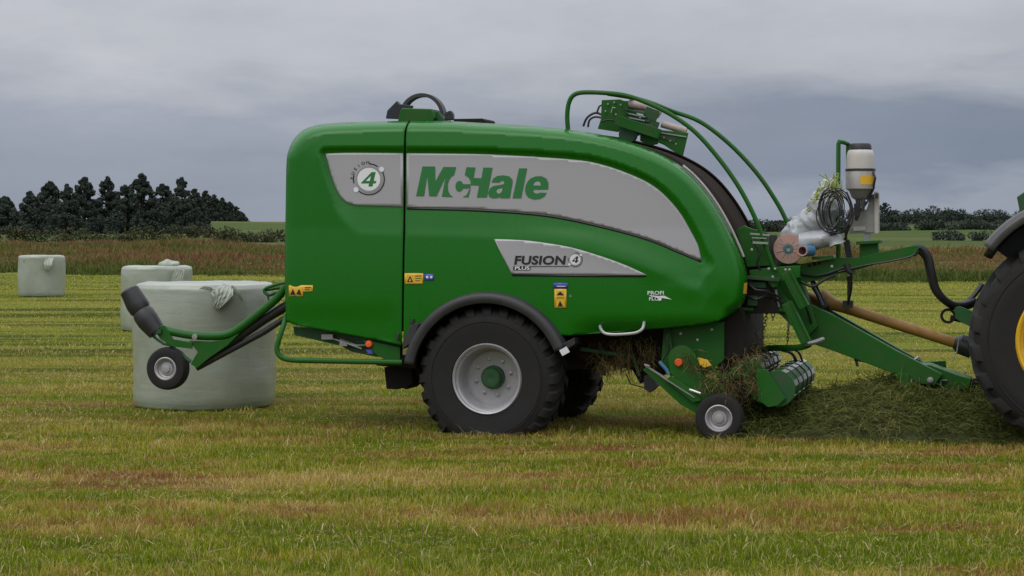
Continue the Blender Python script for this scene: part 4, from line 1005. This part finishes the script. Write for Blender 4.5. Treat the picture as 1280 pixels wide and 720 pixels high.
for i in range(7):
    a = math.radians(-112+i*11)+.45
    for z in (ty_(219), ty_(231)): vs.append((tk.x+.1455*math.cos(a), .95+.1455*math.sin(a), z))
for i in range(6): fs.append((2*i,2*i+2,2*i+3,2*i+1))
m.add(vs, fs); m.build('tank_sticker', 'yellow', tank, recalc=False)
m = MB(); m.pprism([(1062,258),(1083,262),(1089,243),(1097,240),(1097.5,291),(1061,292)], 1.02, 1.28); bx = m.build('steel_box', 'inox', baler, smooth=False, bevel=.008)
m = MB(); m.pprism([(1092.5,240),(1097.5,239),(1098,292),(1093,292)], 1.0, 1.03); m.pprism([(1066,284),(1081,283),(1082,288),(1067,289)], 1.0, 1.018); m.build('box_trim', 'tank', bx, smooth=False, bevel=.003)
m = MB(); m.box(L(1088,246,.95), (.07,.06,.03)); m.box(L(1096,245,.95), (.03,.05,.05)); m.tube([L(1072,250,.9), L(1074,262,.88), L(1070,275,.9)], .02, 8); m.tube([L(1077,262,.88), L(1086,250,.9), L(1090,246,.95)], .012, 6); m.box(L(1071,262,.9), (.05,.06,.12)); m.tube([L(1078,264,.86), L(1080,252,.86), L(1078,247,.9)], .018, 8); m.build('tank_valve', 'lid', bx)
m = MB(); m.pprism([(1080,291),(1087,291),(1087,302),(1080,302)], 1.05, 1.2); m.build('box_foot', 'steel', bx, smooth=False)
# chains
def chain(name, p0, p1, y, n, par, mat='steel', r=.016, th=.0045):
    a, b_ = L(*p0, y), L(*p1, y); m = MB()
    for i in range(n):
        c = a.lerp(b_, (i+.5)/n); d = (b_-a).normalized(); ln = (b_-a).length/n*.68
        u = V((0,1,0)) if i % 2 else V((0,1,0)).cross(d)
        pts = []
        for k in range(13):
            an = 2*PI*k/12; pts.append(c+d*(ln*math.cos(an))+u*(r*math.sin(an)))
        m.tube(pts, th, 5, caps=False)
    return m.build(name, mat, par)
M['chainmat'] = paint('rusty_chain', (.10,.085,.07), .6, (.12,.06,.03), .7, scale=20, metal=.3)
chain('lift_chain', (965,348), (951,436), .62, 22, baler, 'chainmat'); chain('lift_chain', (969,350), (966,400), .60, 12, baler, 'chainmat')
chain('short_chain', (986,405), (984,430), .9, 6, baler, 'chainmat', .010)
chain('safety_chain', (1216,482), (1204,502), 1.1, 5, baler, 'chainmat', .02, .006)
m = MB(); m.bar(L(970,362,.6), L(974,384,.6), .02, .02); m.bar(L(988,395,.9), L(985,410,.9), .015, .03); m.build('spring', 'steel', baler)
# coil of cable hung on the post
cc = L(1044,262,.60); m = MB()
for k in range(11):
    pts = []; ph = random.uniform(0, 6.28); rx = random.uniform(.09,.18); rz = random.uniform(.13,.22); ox = random.uniform(-.06,.07); oz = random.uniform(-.05,.05)
    for i in range(33):
        a = 2*PI*i/32; pts.append(V((cc.x+ox+rx*math.cos(a)*(1+.05*math.sin(3*a+ph)), cc.y+.02*math.sin(2*a+ph)+k*.006-.03, cc.z+oz+rz*math.sin(a))))
    m.tube(pts, .0055, 6)
m.tube([L(1060,272,.62), L(1064,262,.62), L(1060,288,.64), L(1055,300,.7)], .009, 6, smooth=4); m.tube([L(1035,280,.6), L(1047,288,.6), L(1036,295,.62)], .009, 6, smooth=3)
m.tube([L(1058,240,.8), L(1064,256,.78), L(1062,272,.76), L(1057,285,.76), L(1058,300,.8)], .012, 6, smooth=4)
co = m.build('cable_coil', 'coil', None); co.parent = None

def release(o, label, cat, group=None):
    """a mesh (with children) drawn in the machine's frame becomes a thing of its own, origin at its base"""
    R = Matrix.Rotation(-TH, 3, 'Z'); T0 = V((OX, 0, 0))
    co = [v.co.copy() for v in o.data.vertices]; lo = min(v.z for v in co); n = len(co)
    c = V((sum(v.x for v in co)/n, sum(v.y for v in co)/n, lo))
    for q in [o]+list(o.children):
        for v in q.data.vertices: v.co -= c
    o.location = T0+R @ c; o.rotation_euler = (0, 0, -TH); tagit(o, label, cat, group); return o
release(co, 'black coil of cable hung on the green post beside the steel box', 'cable')

# ---- spare wrap rolls and film bag
def rumple(vs, amp, fr, seed=0):
    out = []
    for v in vs:
        v = V(v); nn = mnoise.noise_vector(v*fr+V((seed, 0, 0))); n2 = mnoise.noise_vector(v*fr*2.7+V((0, seed, 0))); out.append(v+nn*amp+n2*amp*.45)
    return out
m = MB(); c = L(985.5, 311, .62); m.tube([(c.x,.62,c.z),(c.x,1.40,c.z)], .145, 40)
m2 = MB(); m2.v = m.v; m2.f = m.f; roll = m2.build('wrap_roll', 'wrapfilm', None)
m = MB(); m.lathe((c.x,.617,c.z), [(.146,0.01),(.144,-.002),(.05,-.008),(.046,-.008),(.044,.03),(.001,.03)], 36, 'y'); m.build('roll_end', 'pink', roll)
m = MB(); 
for k in range(13):
    a = 2*PI*k/13+.1+.15*math.sin(k*5); m.bar((c.x+.05*math.cos(a), .606, c.z+.05*math.sin(a)), (c.x+(.08+.022*(k*5 % 3))*math.cos(a), .608, c.z+(.08+.022*(k*5 % 3))*math.sin(a)), .005, .006)
m.build('film_fold', 'wrapfilm', roll)
m = MB(); m.lathe((c.x,.604,c.z), [(.05,0),(.026,-.004),(.026,.03)], 20, 'y'); m.build('core_ring', 'teal', roll)
release(roll, 'roll of stretch film with pleated pinkish end, lying on the green front frame', 'film roll')
m = MB(); c = L(1003, 313.5, .5); m.lathe((c.x,.50,c.z), [(.038,0),(.05,-.002),(.052,.01),(.052,.16)], 24, 'y'); m.lathe((c.x,.5,c.z), [(.038,0),(.036,.15),(.001,.15)], 20, 'y'); core_ = m.build('cardboard_core', 'pink', None)
m = MB(); c2 = L(1013, 312, .66); m.tube([(c.x,.60,c.z),(c2.x+.02,.66,c2.z)], .06, 20); m.build('blue_sleeve', 'cblue', core_)
release(core_, 'short cardboard tube with blue sleeve beside the pinkish film roll end', 'cardboard tube')
m = MB(); pts = [L(988,308,.85), L(1000,296,.85), L(1014,284,.85), L(1025,270,.85), L(1032,254,.85), L(1038,240,.85), L(1044,231,.85), L(1047,228,.85)]
BR = [.14,.15,.155,.16,.16,.16,.155,.15,.145,.14,.14,.135,.13,.13,.125,.12,.12,.12,.12,.115,.11,.11,.105,.10,.10,.095,.09,.08,.075,.07,.06,.05,.045,.04,.03,.01]
m.tube(catmull(pts, 10), [float(np.interp(i/70, np.linspace(0, 1, len(BR)), BR))*(1.0+.45*min(1, i/40)) for i in range(71)], 44)
m.v = rumple(rumple(m.v, .024, 8, 3), .011, 24, 9)
bag = m.build('film_bag', 'wrapfilm', None, angle=38)
m = MB(); m.tube(catmull([L(1000,303,.7), L(1020,300,.7), L(1040,298,.7), L(1046,306,.7)], 5), [.09]*16, 16); m.v = rumple(m.v, .02, 12, 5); m.build('film_fold', 'wrapfilm', bag)
m = MB(); cp = catmull(pts, 8)
for k in range(150):
    t0 = random.uniform(.38, .95)**.9; p = cp[min(55, int(t0*54))]; q = p+V((random.uniform(-.10,.07), random.uniform(-.15,-.09), random.uniform(-.06,.12)))
    m.tube([q, q+V((random.uniform(-.04,.04), random.uniform(-.02,.02), random.uniform(-.08,.03))), q+V((random.uniform(-.07,.06), random.uniform(-.02,.02), random.uniform(-.14,.02)))], random.choice([.003,.004,.007]), 4)
m.build('yellow_netting', 'yelfilm', bag)
release(bag, 'crumpled clear film bag with yellow green netting, propped against the green post', 'film bag')

# ---- hay caught on the pickup, hanging strands
def strands(name, seeds, n, ln, par=None, mat='dryhay', droop=1.0, w=.006):
    P = np.array([seeds[i % len(seeds)] for i in range(n)], float); sp = np.array([s[3] for s in P]) if P.shape[1] > 3 else np.full(n, .05)
    P = P[:, :3]+rng.normal(0, 1, (n, 3))*sp[:, None]
    a = rng.normal(0, 1, (n, 3)); a[:, 2] = a[:, 2]*.6-droop; a /= np.linalg.norm(a, axis=1)[:, None]
    l = ln*rng.uniform(.3, 1.3, n)[:, None]; e = np.cross(a, rng.normal(0, 1, (n, 3))); e /= np.linalg.norm(e, axis=1)[:, None]; ww = w*.5
    v = np.stack([P-e*ww, P+e*ww, P+a*l*.5-e*ww+rng.normal(0, .02, (n, 3)), P+a*l*.5+e*ww, P+a*l+np.array([0, 0, -.03])*l], 1)
    v[:, 3] = v[:, 2]+e*2*ww; v[:, :, 2] = np.maximum(v[:, :, 2], .01)
    return soup(name, v, BF, 5, mat, rng.uniform(0, 1, n), par)
sd = []
for px, py, y, s in ((868,452,.14,.05),(880,462,.14,.06),(893,470,.14,.07),(905,478,.14,.07),(915,470,.15,.06),(930,458,.16,.05),(945,450,.2,.05),(900,490,.13,.06),(885,480,.12,.05),(910,495,.14,.05),(940,470,.16,.04),(858,448,.16,.03),(920,450,.3,.05),(935,447,.4,.06),(920,485,.14,.06),(943,480,.12,.03)):
    p = L(px, py, y); sd.append((p.x, p.y, p.z, s))
h1 = strands('caught_hay', sd, 1250, .12, w=.005); h1.location = (OX, 0, 0); h1.rotation_euler = (0, 0, -TH)
tagit(h1, 'dry hay tangled over the pickup of the baler behind the small front wheel', 'hay', kind='stuff')
sd = []
for k in range(40):
    p = L(random.uniform(745, 815), random.uniform(425, 458), random.uniform(.40, .54)); sd.append((p.x, p.y, p.z, .04))
h2 = strands('caught_hay', sd, 900, .17, droop=1.6); h2.location = (OX, 0, 0); h2.rotation_euler = (0, 0, -TH)
tagit(h2, 'dark hay hanging in strands under the belly of the baler behind the big wheel', 'hay', kind='stuff')
# feed of crop rising into the chute
sd = []
for k in range(50):
    p = L(random.uniform(900, 950), random.uniform(438, 462), random.uniform(.6, 1.7)); sd.append((p.x, p.y, p.z, .07))
h3 = strands('feeding_crop', sd, 1800, .18, mat='dryhay', droop=.2); h3.location = (OX, 0, 0); h3.rotation_euler = (0, 0, -TH)
tagit(h3, 'clump of cut grass riding up from the crop rollers into the dark intake', 'hay', kind='stuff')

# ---- windrow in front of the pickup, running on under the tractor
def windrow():
    x0, x1 = 2.35, 9.5; nx, ny = 170, 40; vs = []
    def hgt(x, v):
        y = .12+v*2.0
        prof = math.sin(max(0, min(1, v))*PI)**.55
        e = min(1, max(0, (x-2.25)/.35)); base = .34+.07*math.sin(x*1.3-2.6)+.07*math.sin(x*3.1)
        base += .15*math.exp(-((x-3.75)/.45)**2); base *= .62+.38*min(1, max(0, (x-2.9)/.5))
        nn = mnoise.noise(V((x*1.6, y*1.6, 0)))*.10+mnoise.noise(V((x*5, y*5, 3)))*.05
        return max(-.02, (base+nn)*prof*e-.01), y
    for i in range(nx):
        x = x0+(x1-x0)*i/(nx-1)
        for j in range(ny):
            z, y = hgt(x, j/(ny-1)); y += .16*mnoise.noise(V((x*.9, 5, 1)))*(1 if j < ny/2 else -1); vs.append((x, y, z))
    fs = [(i*ny+j, (i+1)*ny+j, (i+1)*ny+j+1, i*ny+j+1) for i in range(nx-1) for j in range(ny-1)]
    m = MB().add(vs, fs)
    mm, nt, b = newmat('windrow_core'); pz = geopos(nt)
    nt.links.new(ramp(nt, noise(nt, pz, 14, 6, .75), [(.35, (.03,.038,.010)), (.6, (.10,.11,.03)), (.75, (.17,.15,.05))]), b.inputs['Base Color']); b.inputs['Roughness'].default_value = .95
    bump(nt, b, noise(nt, pz, 30, 6, .8), 1.0, .03); M['wcore'] = mm
    e = empty('windrow', (OX, 0, 0), -TH)
    m.build('core', 'wcore', e, recalc=False, angle=180)
    n = 60000; ii = rng.integers(0, len(vs), n); P = np.array(vs)[ii]+rng.normal(0, .035, (n, 3)); P[:, 2] += .01
    a = rng.normal(0, 1, (n, 3)); a[:, 2] = a[:, 2]*.35+.05; a /= np.linalg.norm(a, axis=1)[:, None]
    l = rng.uniform(.05, .26, n)[:, None]; ee = np.cross(a, rng.normal(0, 1, (n, 3))); ee /= np.linalg.norm(ee, axis=1)[:, None]; w = .0035
    mid = P+a*l*.5+np.array([0, 0, 1.])*l*.12
    v = np.stack([P-ee*w, P+ee*w, mid-ee*w, mid+ee*w, P+a*l-np.array([0, 0, 1.])*l*.1], 1); v[:, :, 2] = np.maximum(v[:, :, 2], .005)
    cl = fnoise(P[:, 0], P[:, 1], 2.2, 12)
    soup('cut_grass', v, BF, 5, 'hay', np.clip(cl*.55+rng.uniform(-.2, .38, n), 0, 1), e)
    tagit(e, 'dark windrow of cut grass lying from the pickup to the tractor wheel', 'windrow', kind='stuff')
windrow()

# ================================================================== BALES
def bale(px, t, r, H, label, flapdir=None, seed=0):
    X = (px-640)/F*t; Y = t-20
    e = empty('wrapped_bale', (X, Y, 0)); tagit(e, label, 'bale', 'wrapped bales')
    prof = [(.001,H-.012),(r*.5,H-.006),(r*.86,H-.004),(r*.955,H-.022),(r*.99,H-.065),(r*1.0,H-.15),(r*1.006,H*.75),(r*1.01,H*.5),(r*1.012,H*.25),(r*1.0,.09),(r*.97,.02),(r*.9,0)]
    pr = []
    for i in range(len(prof)-1):
        for k in range(4): q = k/4; pr.append((prof[i][0]*(1-q)+prof[i+1][0]*q, prof[i][1]*(1-q)+prof[i+1][1]*q))
    m = MB(); m.lathe((0,0,0), pr+[prof[-1]], 96, 'z'); out = []
    for v in m.v:
        v = V(v); d = V((v.x, v.y, 0)); a = math.atan2(v.y, v.x)
        k = mnoise.noise(V((math.cos(a)*1.3, math.sin(a)*1.3, v.z*1.6+seed)))*.022+mnoise.noise(V((math.cos(a)*4, math.sin(a)*4, v.z*9+seed)))*.006
        v += d*k/max(r, .1); v.z += .012*mnoise.noise(V((v.x*3, v.y*3, seed+5.))); out.append(v)
    m.v = out; m.build('wrap', 'film', e, angle=60)
    return e
def crumple(par, path, wds, seed, name='film_tail', thick=.03):
    wds = [q*.78 for q in wds]; thick *= .7
    """a crumpled end of film: a pleated ribbon following a path in the bale's frame"""
    m = MB(); pts = catmull([V(p) for p in path], 6); n = len(pts); k = 40; vs = []
    for i, p in enumerate(pts):
        t = (pts[min(i+1, n-1)]-pts[max(i-1, 0)]).normalized(); side = t.cross(V((0,-1,0))).normalized(); out = side.cross(t).normalized()
        w = np.interp(i/(n-1), np.linspace(0, 1, len(wds)), wds)
        for j in range(k):
            u = j/(k-1)*2-1; z = thick*.6*(math.sin(u*13+seed+i*.35)*.5+math.sin(u*29+seed*2-i*.5)*.22+mnoise.noise(V((u*4, i*.35, seed)))*1.2+mnoise.noise(V((u*11, i*.8, seed)))*.5)*(1-u*u*.6)
            w = w*(1+.10*mnoise.noise(V((i*.5, u*.1, seed)))) if j in (0, k-1) else w
            vs.append(p+side*u*w+V((0,-1,0))*(z+thick*.9))
    fs = [(i*k+j, i*k+j+1, (i+1)*k+j+1, (i+1)*k+j) for i in range(n-1) for j in range(k-1)]
    m.add(vs, fs); m.build(name, 'film', par, recalc=False, solid=.006, angle=60)
b1 = bale(256, 23.36, .80, 1.415, 'nearest pale wrapped bale, standing behind the tail arm of the green baler', seed=1)
def onb(px, py, t, b_, push=0.0):
    p = W(px, py, t); return (p.x-b_.location.x, p.y-b_.location.y+push, p.z)
crumple(b1, [onb(284,357,22.60,b1,.10), onb(281,364,22.57,b1,.02), onb(276,374,22.55,b1), onb(270,385,22.55,b1)], [.07,.13,.10,.035], 2.0, thick=.028)
crumple(b1, [onb(262,362,22.57,b1,.03), onb(270,368,22.56,b1), onb(273,379,22.55,b1)], [.035,.06,.03], 5.0, thick=.02)
crumple(b1, [onb(248,363,22.57,b1,.01), onb(256,360,22.57,b1,.01), onb(264,362,22.57,b1,.01)], [.012,.03,.03], 7.0, thick=.012)
crumple(b1, [onb(288,358,22.61,b1,.06), onb(298,366,22.66,b1), onb(303,376,22.69,b1)], [.03,.025,.008], 9.0, thick=.012)
b2 = bale(196, 40.9, .70, 1.30, 'wrapped bale with a lump of film on top, half hidden behind the nearest bale', seed=2)
m = MB(); m.sphere((.30,-.25,1.30), .16, 18, 10, (1.3,1,.75)); m.v = rumple(m.v, .05, 7, 2); m.build('film_knot', 'film', b2, angle=80)
crumple(b2, [onb(226,336,40.2,b2,.03), onb(222,348,40.2,b2,-.01), onb(216,356,40.2,b2,-.02)], [.10,.14,.05], 1.0, thick=.03)
b3 = bale(52, 62.3, .705, 1.25, 'farthest wrapped bale, standing alone on the left by the rough bank', seed=3)
crumple(b3, [onb(37,321.5,61.8,b3,.05), onb(33,324,61.75,b3), onb(31,328,61.75,b3)], [.12,.10,.04], 3.0, thick=.03)
crumple(b3, [onb(62,322,61.7,b3,.03), onb(60,331,61.6,b3,-.01), onb(58,338,61.6,b3,-.01)], [.16,.16,.05], 6.0, thick=.04)

# ================================================================== TRACTOR (rear end at the right edge, the rest beyond the frame)
tractor = empty('tractor', (OX, 0, 0), -TH)
tagit(tractor, 'dark green tractor with yellow wheel rim, only its big rear wheel in view at right', 'tractor')
TC = L(1346, 427, -.08); TR = .965
def tractor_wheel(c, y0, R, r, w, flip=False):
    m = tyre_mesh((c[0], y0, c[2]), R-.045, r, w, floor=-.02, lugs=21, lug=.05, seg=96, two_dir=-1); t = m.build('wheel', 'tyre', tractor, angle=40)
    s_ = -1 if flip else 1; f0 = (lambda o: y0+(w-o if flip else o))
    q = MB(); prof = [(r,.05),(r+.008,.02),(r-.01,.0),(r-.03,.012),(r-.035,.06),(r-.06,.08),(r-.08,.16),(r-.10,.22),(r*.62,.24),(r*.55,.12),(r*.3,.12),(.001,.12)]
    q.lathe((c[0], 0, c[2]), [(a, f0(b_)) for a, b_ in prof], 64, 'y'); q.lathe((c[0], y0, c[2]), [(r,.05),(r-.02,w/2),(r,w-.05)], 40, 'y'); q.build('rim', 'tyellow', t, angle=30)
    return t
tractor_wheel((TC.x, 0, TC.z), -.08, TR, .535, .60); tractor_wheel((TC.x, 0, TC.z), 1.72, TR, .535, .60, True)
FX = TC.x+2.9
tractor_wheel((FX, 0, .72), .0, .74, .40, .48); tractor_wheel((FX, 0, .72), 1.75, .74, .40, .48, True)
m = MB(); 
for y0, y1 in ((-.12, .62), (1.68, 2.42)):
    m.lathe((TC.x, y0, TC.z+.30), [(.90,0),(.95,.0),(.985,.03),(1.0,.10),(1.0,.66),(.97,.74)], 40, 'y', a0=math.radians(42), a1=math.radians(145))
wing = m.build('wing', 'tgrey', tractor, recalc=False, solid=.02, angle=50)
m = MB(); m.lathe((TC.x, 0, TC.z+.30), [(.955,.0),(.90,.05),(.88,.6)], 30, 'y', a0=math.radians(60), a1=math.radians(150)); m.build('wing_lining', 'black', wing, recalc=False, solid=.01)
m = MB(); m.lathe((TC.x, .60, TC.z+.30), [(.25,0),(.975,0),(.975,.02),(.25,.02)], 30, 'y', a0=math.radians(40), a1=math.radians(144), close=True); m.build('wing_side', 'lid', wing)
m = MB(); m.box((TC.x+.1,1.12,.95),(.9,.75,.7)); m.tube([(TC.x,.2,TC.z),(TC.x,2.1,TC.z)], .13, 16); m.box((TC.x+1.6,1.12,1.0),(2.4,.6,.6)); m.tube([(FX,.3,.72),(FX,2.0,.72)], .09, 12); m.box((FX-.1,1.12,.85),(.6,.6,.5)); m.build('chassis', 'tgreen', tractor, bevel=.03)
m = MB(); m.prism([(TC.x+1.25,1.3),(FX+.75,1.3),(FX+.78,1.75),(FX+.55,1.95),(TC.x+1.25,2.1)], .72, 1.52); m.build('bonnet', 'tgreen', tractor, bevel=.06)
m = MB(); cx0, cx1 = TC.x-.02, TC.x+1.55
for x, y in ((cx0+.05,.42),(cx0+.05,1.82),(cx1-.05,.42),(cx1-.05,1.82),(TC.x+.75,.40),(TC.x+.75,1.84)): m.bar((x,y,1.5),(x,y,2.95),.07,.07)
m.box((TC.x+.77,1.12,1.45),(1.57,1.5,.12)); m.build('cab_frame', 'black', tractor, bevel=.01)
m = MB(); m.box((TC.x+.78,1.12,3.02),(1.7,1.62,.16)); m.build('cab_roof', 'tgreen', tractor, bevel=.05)
m = MB(); m.box((TC.x+.77,.43,2.22),(1.47,.012,1.38)); m.box((TC.x+.77,1.81,2.22),(1.47,.012,1.38)); m.box((cx0+.05,1.12,2.22),(.012,1.33,1.38)); m.box((cx1-.05,1.12,2.22),(.012,1.33,1.38)); m.build('cab_window', 'glass', tractor, smooth=False)
m = MB(); m.box((TC.x+.6,1.12,1.75),(.5,.5,.15)); m.box((TC.x+.38,1.12,2.05),(.12,.5,.6)); m.build('driver_seat', 'black', tractor, bevel=.03)
m = MB(); m.pprism([(1271,246),(1280,240),(1290,240),(1290,266),(1275,266)], .30, .42); m.build('lamp_housing', 'dkgreen', tractor, smooth=False, bevel=.01)
# hitch parts between wheel and drawbar
m = MB(); m.pprism([(1193,384),(1200,383),(1210,387),(1222,392),(1222,412),(1212,408),(1200,402),(1194,398)], .98, 1.06); m.build('hitch_hook', 'tgreen', tractor, smooth=False, bevel=.004)
m = MB(); c = L(1185,395,1.0); m.lathe((c.x,1.0,c.z), [(.05,0),(.075,0),(.075,.06),(.05,.06)], 20, 'y', close=True); m.bar(L(1188,397,1.05), L(1225,405,1.05), .05, .05); m.build('hitch_ball', 'dark', tractor)
m = MB(); m.bar(L(1205,478,1.15), L(1300,470,1.15), .12, .06); m.bar(L(1210,434,1.2), L(1300,440,1.2), .12, .1); m.build('tow_bar', 'dark', tractor, bevel=.006)

# ================================================================== LIGHT, SKY, CAMERA
SUN_EL, SUN_AZ = 52.0, 222.0     # degrees; azimuth measured from +Y (north) clockwise
az = math.radians(SUN_AZ); el = math.radians(SUN_EL)
d = V((math.sin(az)*math.cos(el), math.cos(az)*math.cos(el), math.sin(el)))
sl = bpy.data.lights.new('sun', 'SUN'); sl.energy = .9; sl.angle = math.radians(40); sl.color = (1, .96, .90)
so = bpy.data.objects.new('sun', sl); COL.objects.link(so); so.rotation_euler = (-d).to_track_quat('-Z', 'Y').to_euler(); so.location = d*50
w = bpy.data.worlds.new('World'); SC.world = w; w.use_nodes = True; nt = w.node_tree; nt.nodes.clear()
out = nt.nodes.new('ShaderNodeOutputWorld')
sky = nt.nodes.new('ShaderNodeTexSky'); sky.sky_type = 'NISHITA'; sky.sun_disc = False; sky.sun_elevation = el; sky.sun_rotation = az
b1_ = nt.nodes.new('ShaderNodeBackground'); b1_.inputs['Strength'].default_value = .08; nt.links.new(sky.outputs[0], b1_.inputs['Color'])
g = nt.nodes.new('ShaderNodeTexCoord').outputs['Generated']
sep = nt.nodes.new('ShaderNodeSeparateXYZ'); nt.links.new(g, sep.inputs[0])
n1 = noise(nt, mapping(nt, g, (3.0, 3.0, 11)), 1.5, 5, .55, .25)
n2 = noise(nt, mapping(nt, g, (6.0, 6.0, 22), (3,1,2)), 2.0, 6, .6, .3)
elv = sep.outputs['Z']
warp = math_(nt, 'ADD', elv, math_(nt, 'MULTIPLY', math_(nt, 'SUBTRACT', n1, .5), .085))
warp = math_(nt, 'ADD', warp, math_(nt, 'MULTIPLY', math_(nt, 'SUBTRACT', n2, .5), .034))
# elevation bands: pale strip at the skyline, slate band, paler deck above.  x to the right = darker band
right = ramp(nt, math_(nt, 'ADD', math_(nt, 'MULTIPLY', sep.outputs['X'], 1.6), .45), [(0.1, 0.0), (.9, 1.0)])
e10 = math_(nt, 'MULTIPLY', warp, 8.0)
colR = ramp(nt, e10, [(0.0, (.30,.34,.42)), (.15, (.31,.35,.43)), (.25, (.18,.222,.305)), (.44, (.19,.225,.305)), (.68, (.43,.45,.505)), (1.0, (.52,.535,.58))])
colL = ramp(nt, e10, [(0.0, (.29,.325,.40)), (.22, (.31,.345,.425)), (.42, (.36,.39,.47)), (.66, (.53,.545,.59)), (1.0, (.49,.51,.56))])
cc_ = mix(nt, right, colL, colR)
n3 = noise(nt, mapping(nt, g, (9, 9, 26)), 1.2, 5, .6)
cc_ = mix(nt, 1.0, cc_, ramp(nt, n3, [(.3, (.92,.93,.94)), (.7, (1.08,1.07,1.06))]), 'MULTIPLY')
# an overcast sky brightens toward the zenith
zen = math_(nt, 'ADD', math_(nt, 'MULTIPLY', ramp(nt, elv, [(.10, 0.0), (.9, 1.0)]), 1.9), 1.0)
b2_ = nt.nodes.new('ShaderNodeBackground'); nt.links.new(cc_, b2_.inputs['Color']); nt.links.new(zen, b2_.inputs['Strength'])
mx = nt.nodes.new('ShaderNodeMixShader'); mx.inputs[0].default_value = .93
nt.links.new(b1_.outputs[0], mx.inputs[1]); nt.links.new(b2_.outputs[0], mx.inputs[2]); nt.links.new(mx.outputs[0], out.inputs['Surface'])

cam = bpy.data.cameras.new('camera'); cam.sensor_width = 36; cam.lens = F/1280*36; cam.shift_y = -(360-288)/1280; cam.clip_end = 9000; cam.clip_start = .1
cob = bpy.data.objects.new('camera', cam); COL.objects.link(cob); cob.location = (0, CAMY, CAMH); cob.rotation_euler = (PI/2, 0, 0); SC.camera = cob
SC.view_settings.view_transform = 'Standard'; SC.view_settings.look = 'None'; SC.view_settings.gamma = 1; SC.view_settings.exposure = 0
SC.view_settings.use_curve_mapping = False

# ---- every piece that stands apart inside one part becomes a part of its own
def split_pieces(o):
    me = o.data; nv = len(me.vertices)
    if nv > 60000: return
    par = list(range(nv))
    def find(a):
        while par[a] != a: par[a] = par[par[a]]; a = par[a]
        return a
    for e in me.edges:
        a, b_ = find(e.vertices[0]), find(e.vertices[1])
        if a != b_: par[a] = b_
    root = [find(i) for i in range(nv)]; ids = sorted(set(root)); k = len(ids)
    if k < 2 or k > 400: return
    ix = {r: i for i, r in enumerate(ids)}; isl = np.array([ix[r] for r in root]); co = np.array([v.co[:] for v in me.vertices])
    lo = np.full((k, 3), 1e9); hi = -lo; np.minimum.at(lo, isl, co); np.maximum.at(hi, isl, co); size = (hi-lo).max(1)
    gap = np.maximum(0, np.maximum(lo[:, None]-hi[None], lo[None]-hi[:, None])); near = np.sqrt((gap**2).sum(2)) <= np.maximum(.018, .45*np.maximum(size[:, None], size[None]))
    pc = -np.ones(k, int); n = 0
    for i in range(k):
        if pc[i] >= 0: continue
        st = [i]; pc[i] = n
        while st:
            a = st.pop()
            for b_ in np.nonzero(near[a])[0]:
                if pc[b_] < 0: pc[b_] = n; st.append(b_)
        n += 1
    if n < 2: return
    vp = pc[isl]; src = [(tuple(p.vertices), p.use_smooth) for p in me.polygons]; base = me
    se = base.attributes.get('sharp_edge')
    nm = o.name.split('.')[0]
    for q in range(n):
        idx = np.nonzero(vp == q)[0]; mp = {int(a): j for j, a in enumerate(idx)}
        m2 = bpy.data.meshes.new(nm); m2.from_pydata([co[a] for a in idx], [], [tuple(mp[v] for v in f) for f, _ in src if f[0] in mp])
        m2.polygons.foreach_set('use_smooth', [sm for f, sm in src if f[0] in mp]); m2.set_sharp_from_angle(angle=math.radians(35))
        for mt in base.materials: m2.materials.append(mt)
        if q == 0: o.data = m2
        else:
            c = o.copy(); c.data = m2; COL.objects.link(c); c.parent = o.parent
for o in [q for q in bpy.data.objects if q.type == 'MESH' and q.parent is not None]:
    top = o
    while top.parent: top = top.parent
    if top.name.split('.')[0] in ('baler', 'tractor') and not any(w_ in o.name for w_ in ('lettering', 'print', 'emblem', 'stripe', 'tine')): split_pieces(o)
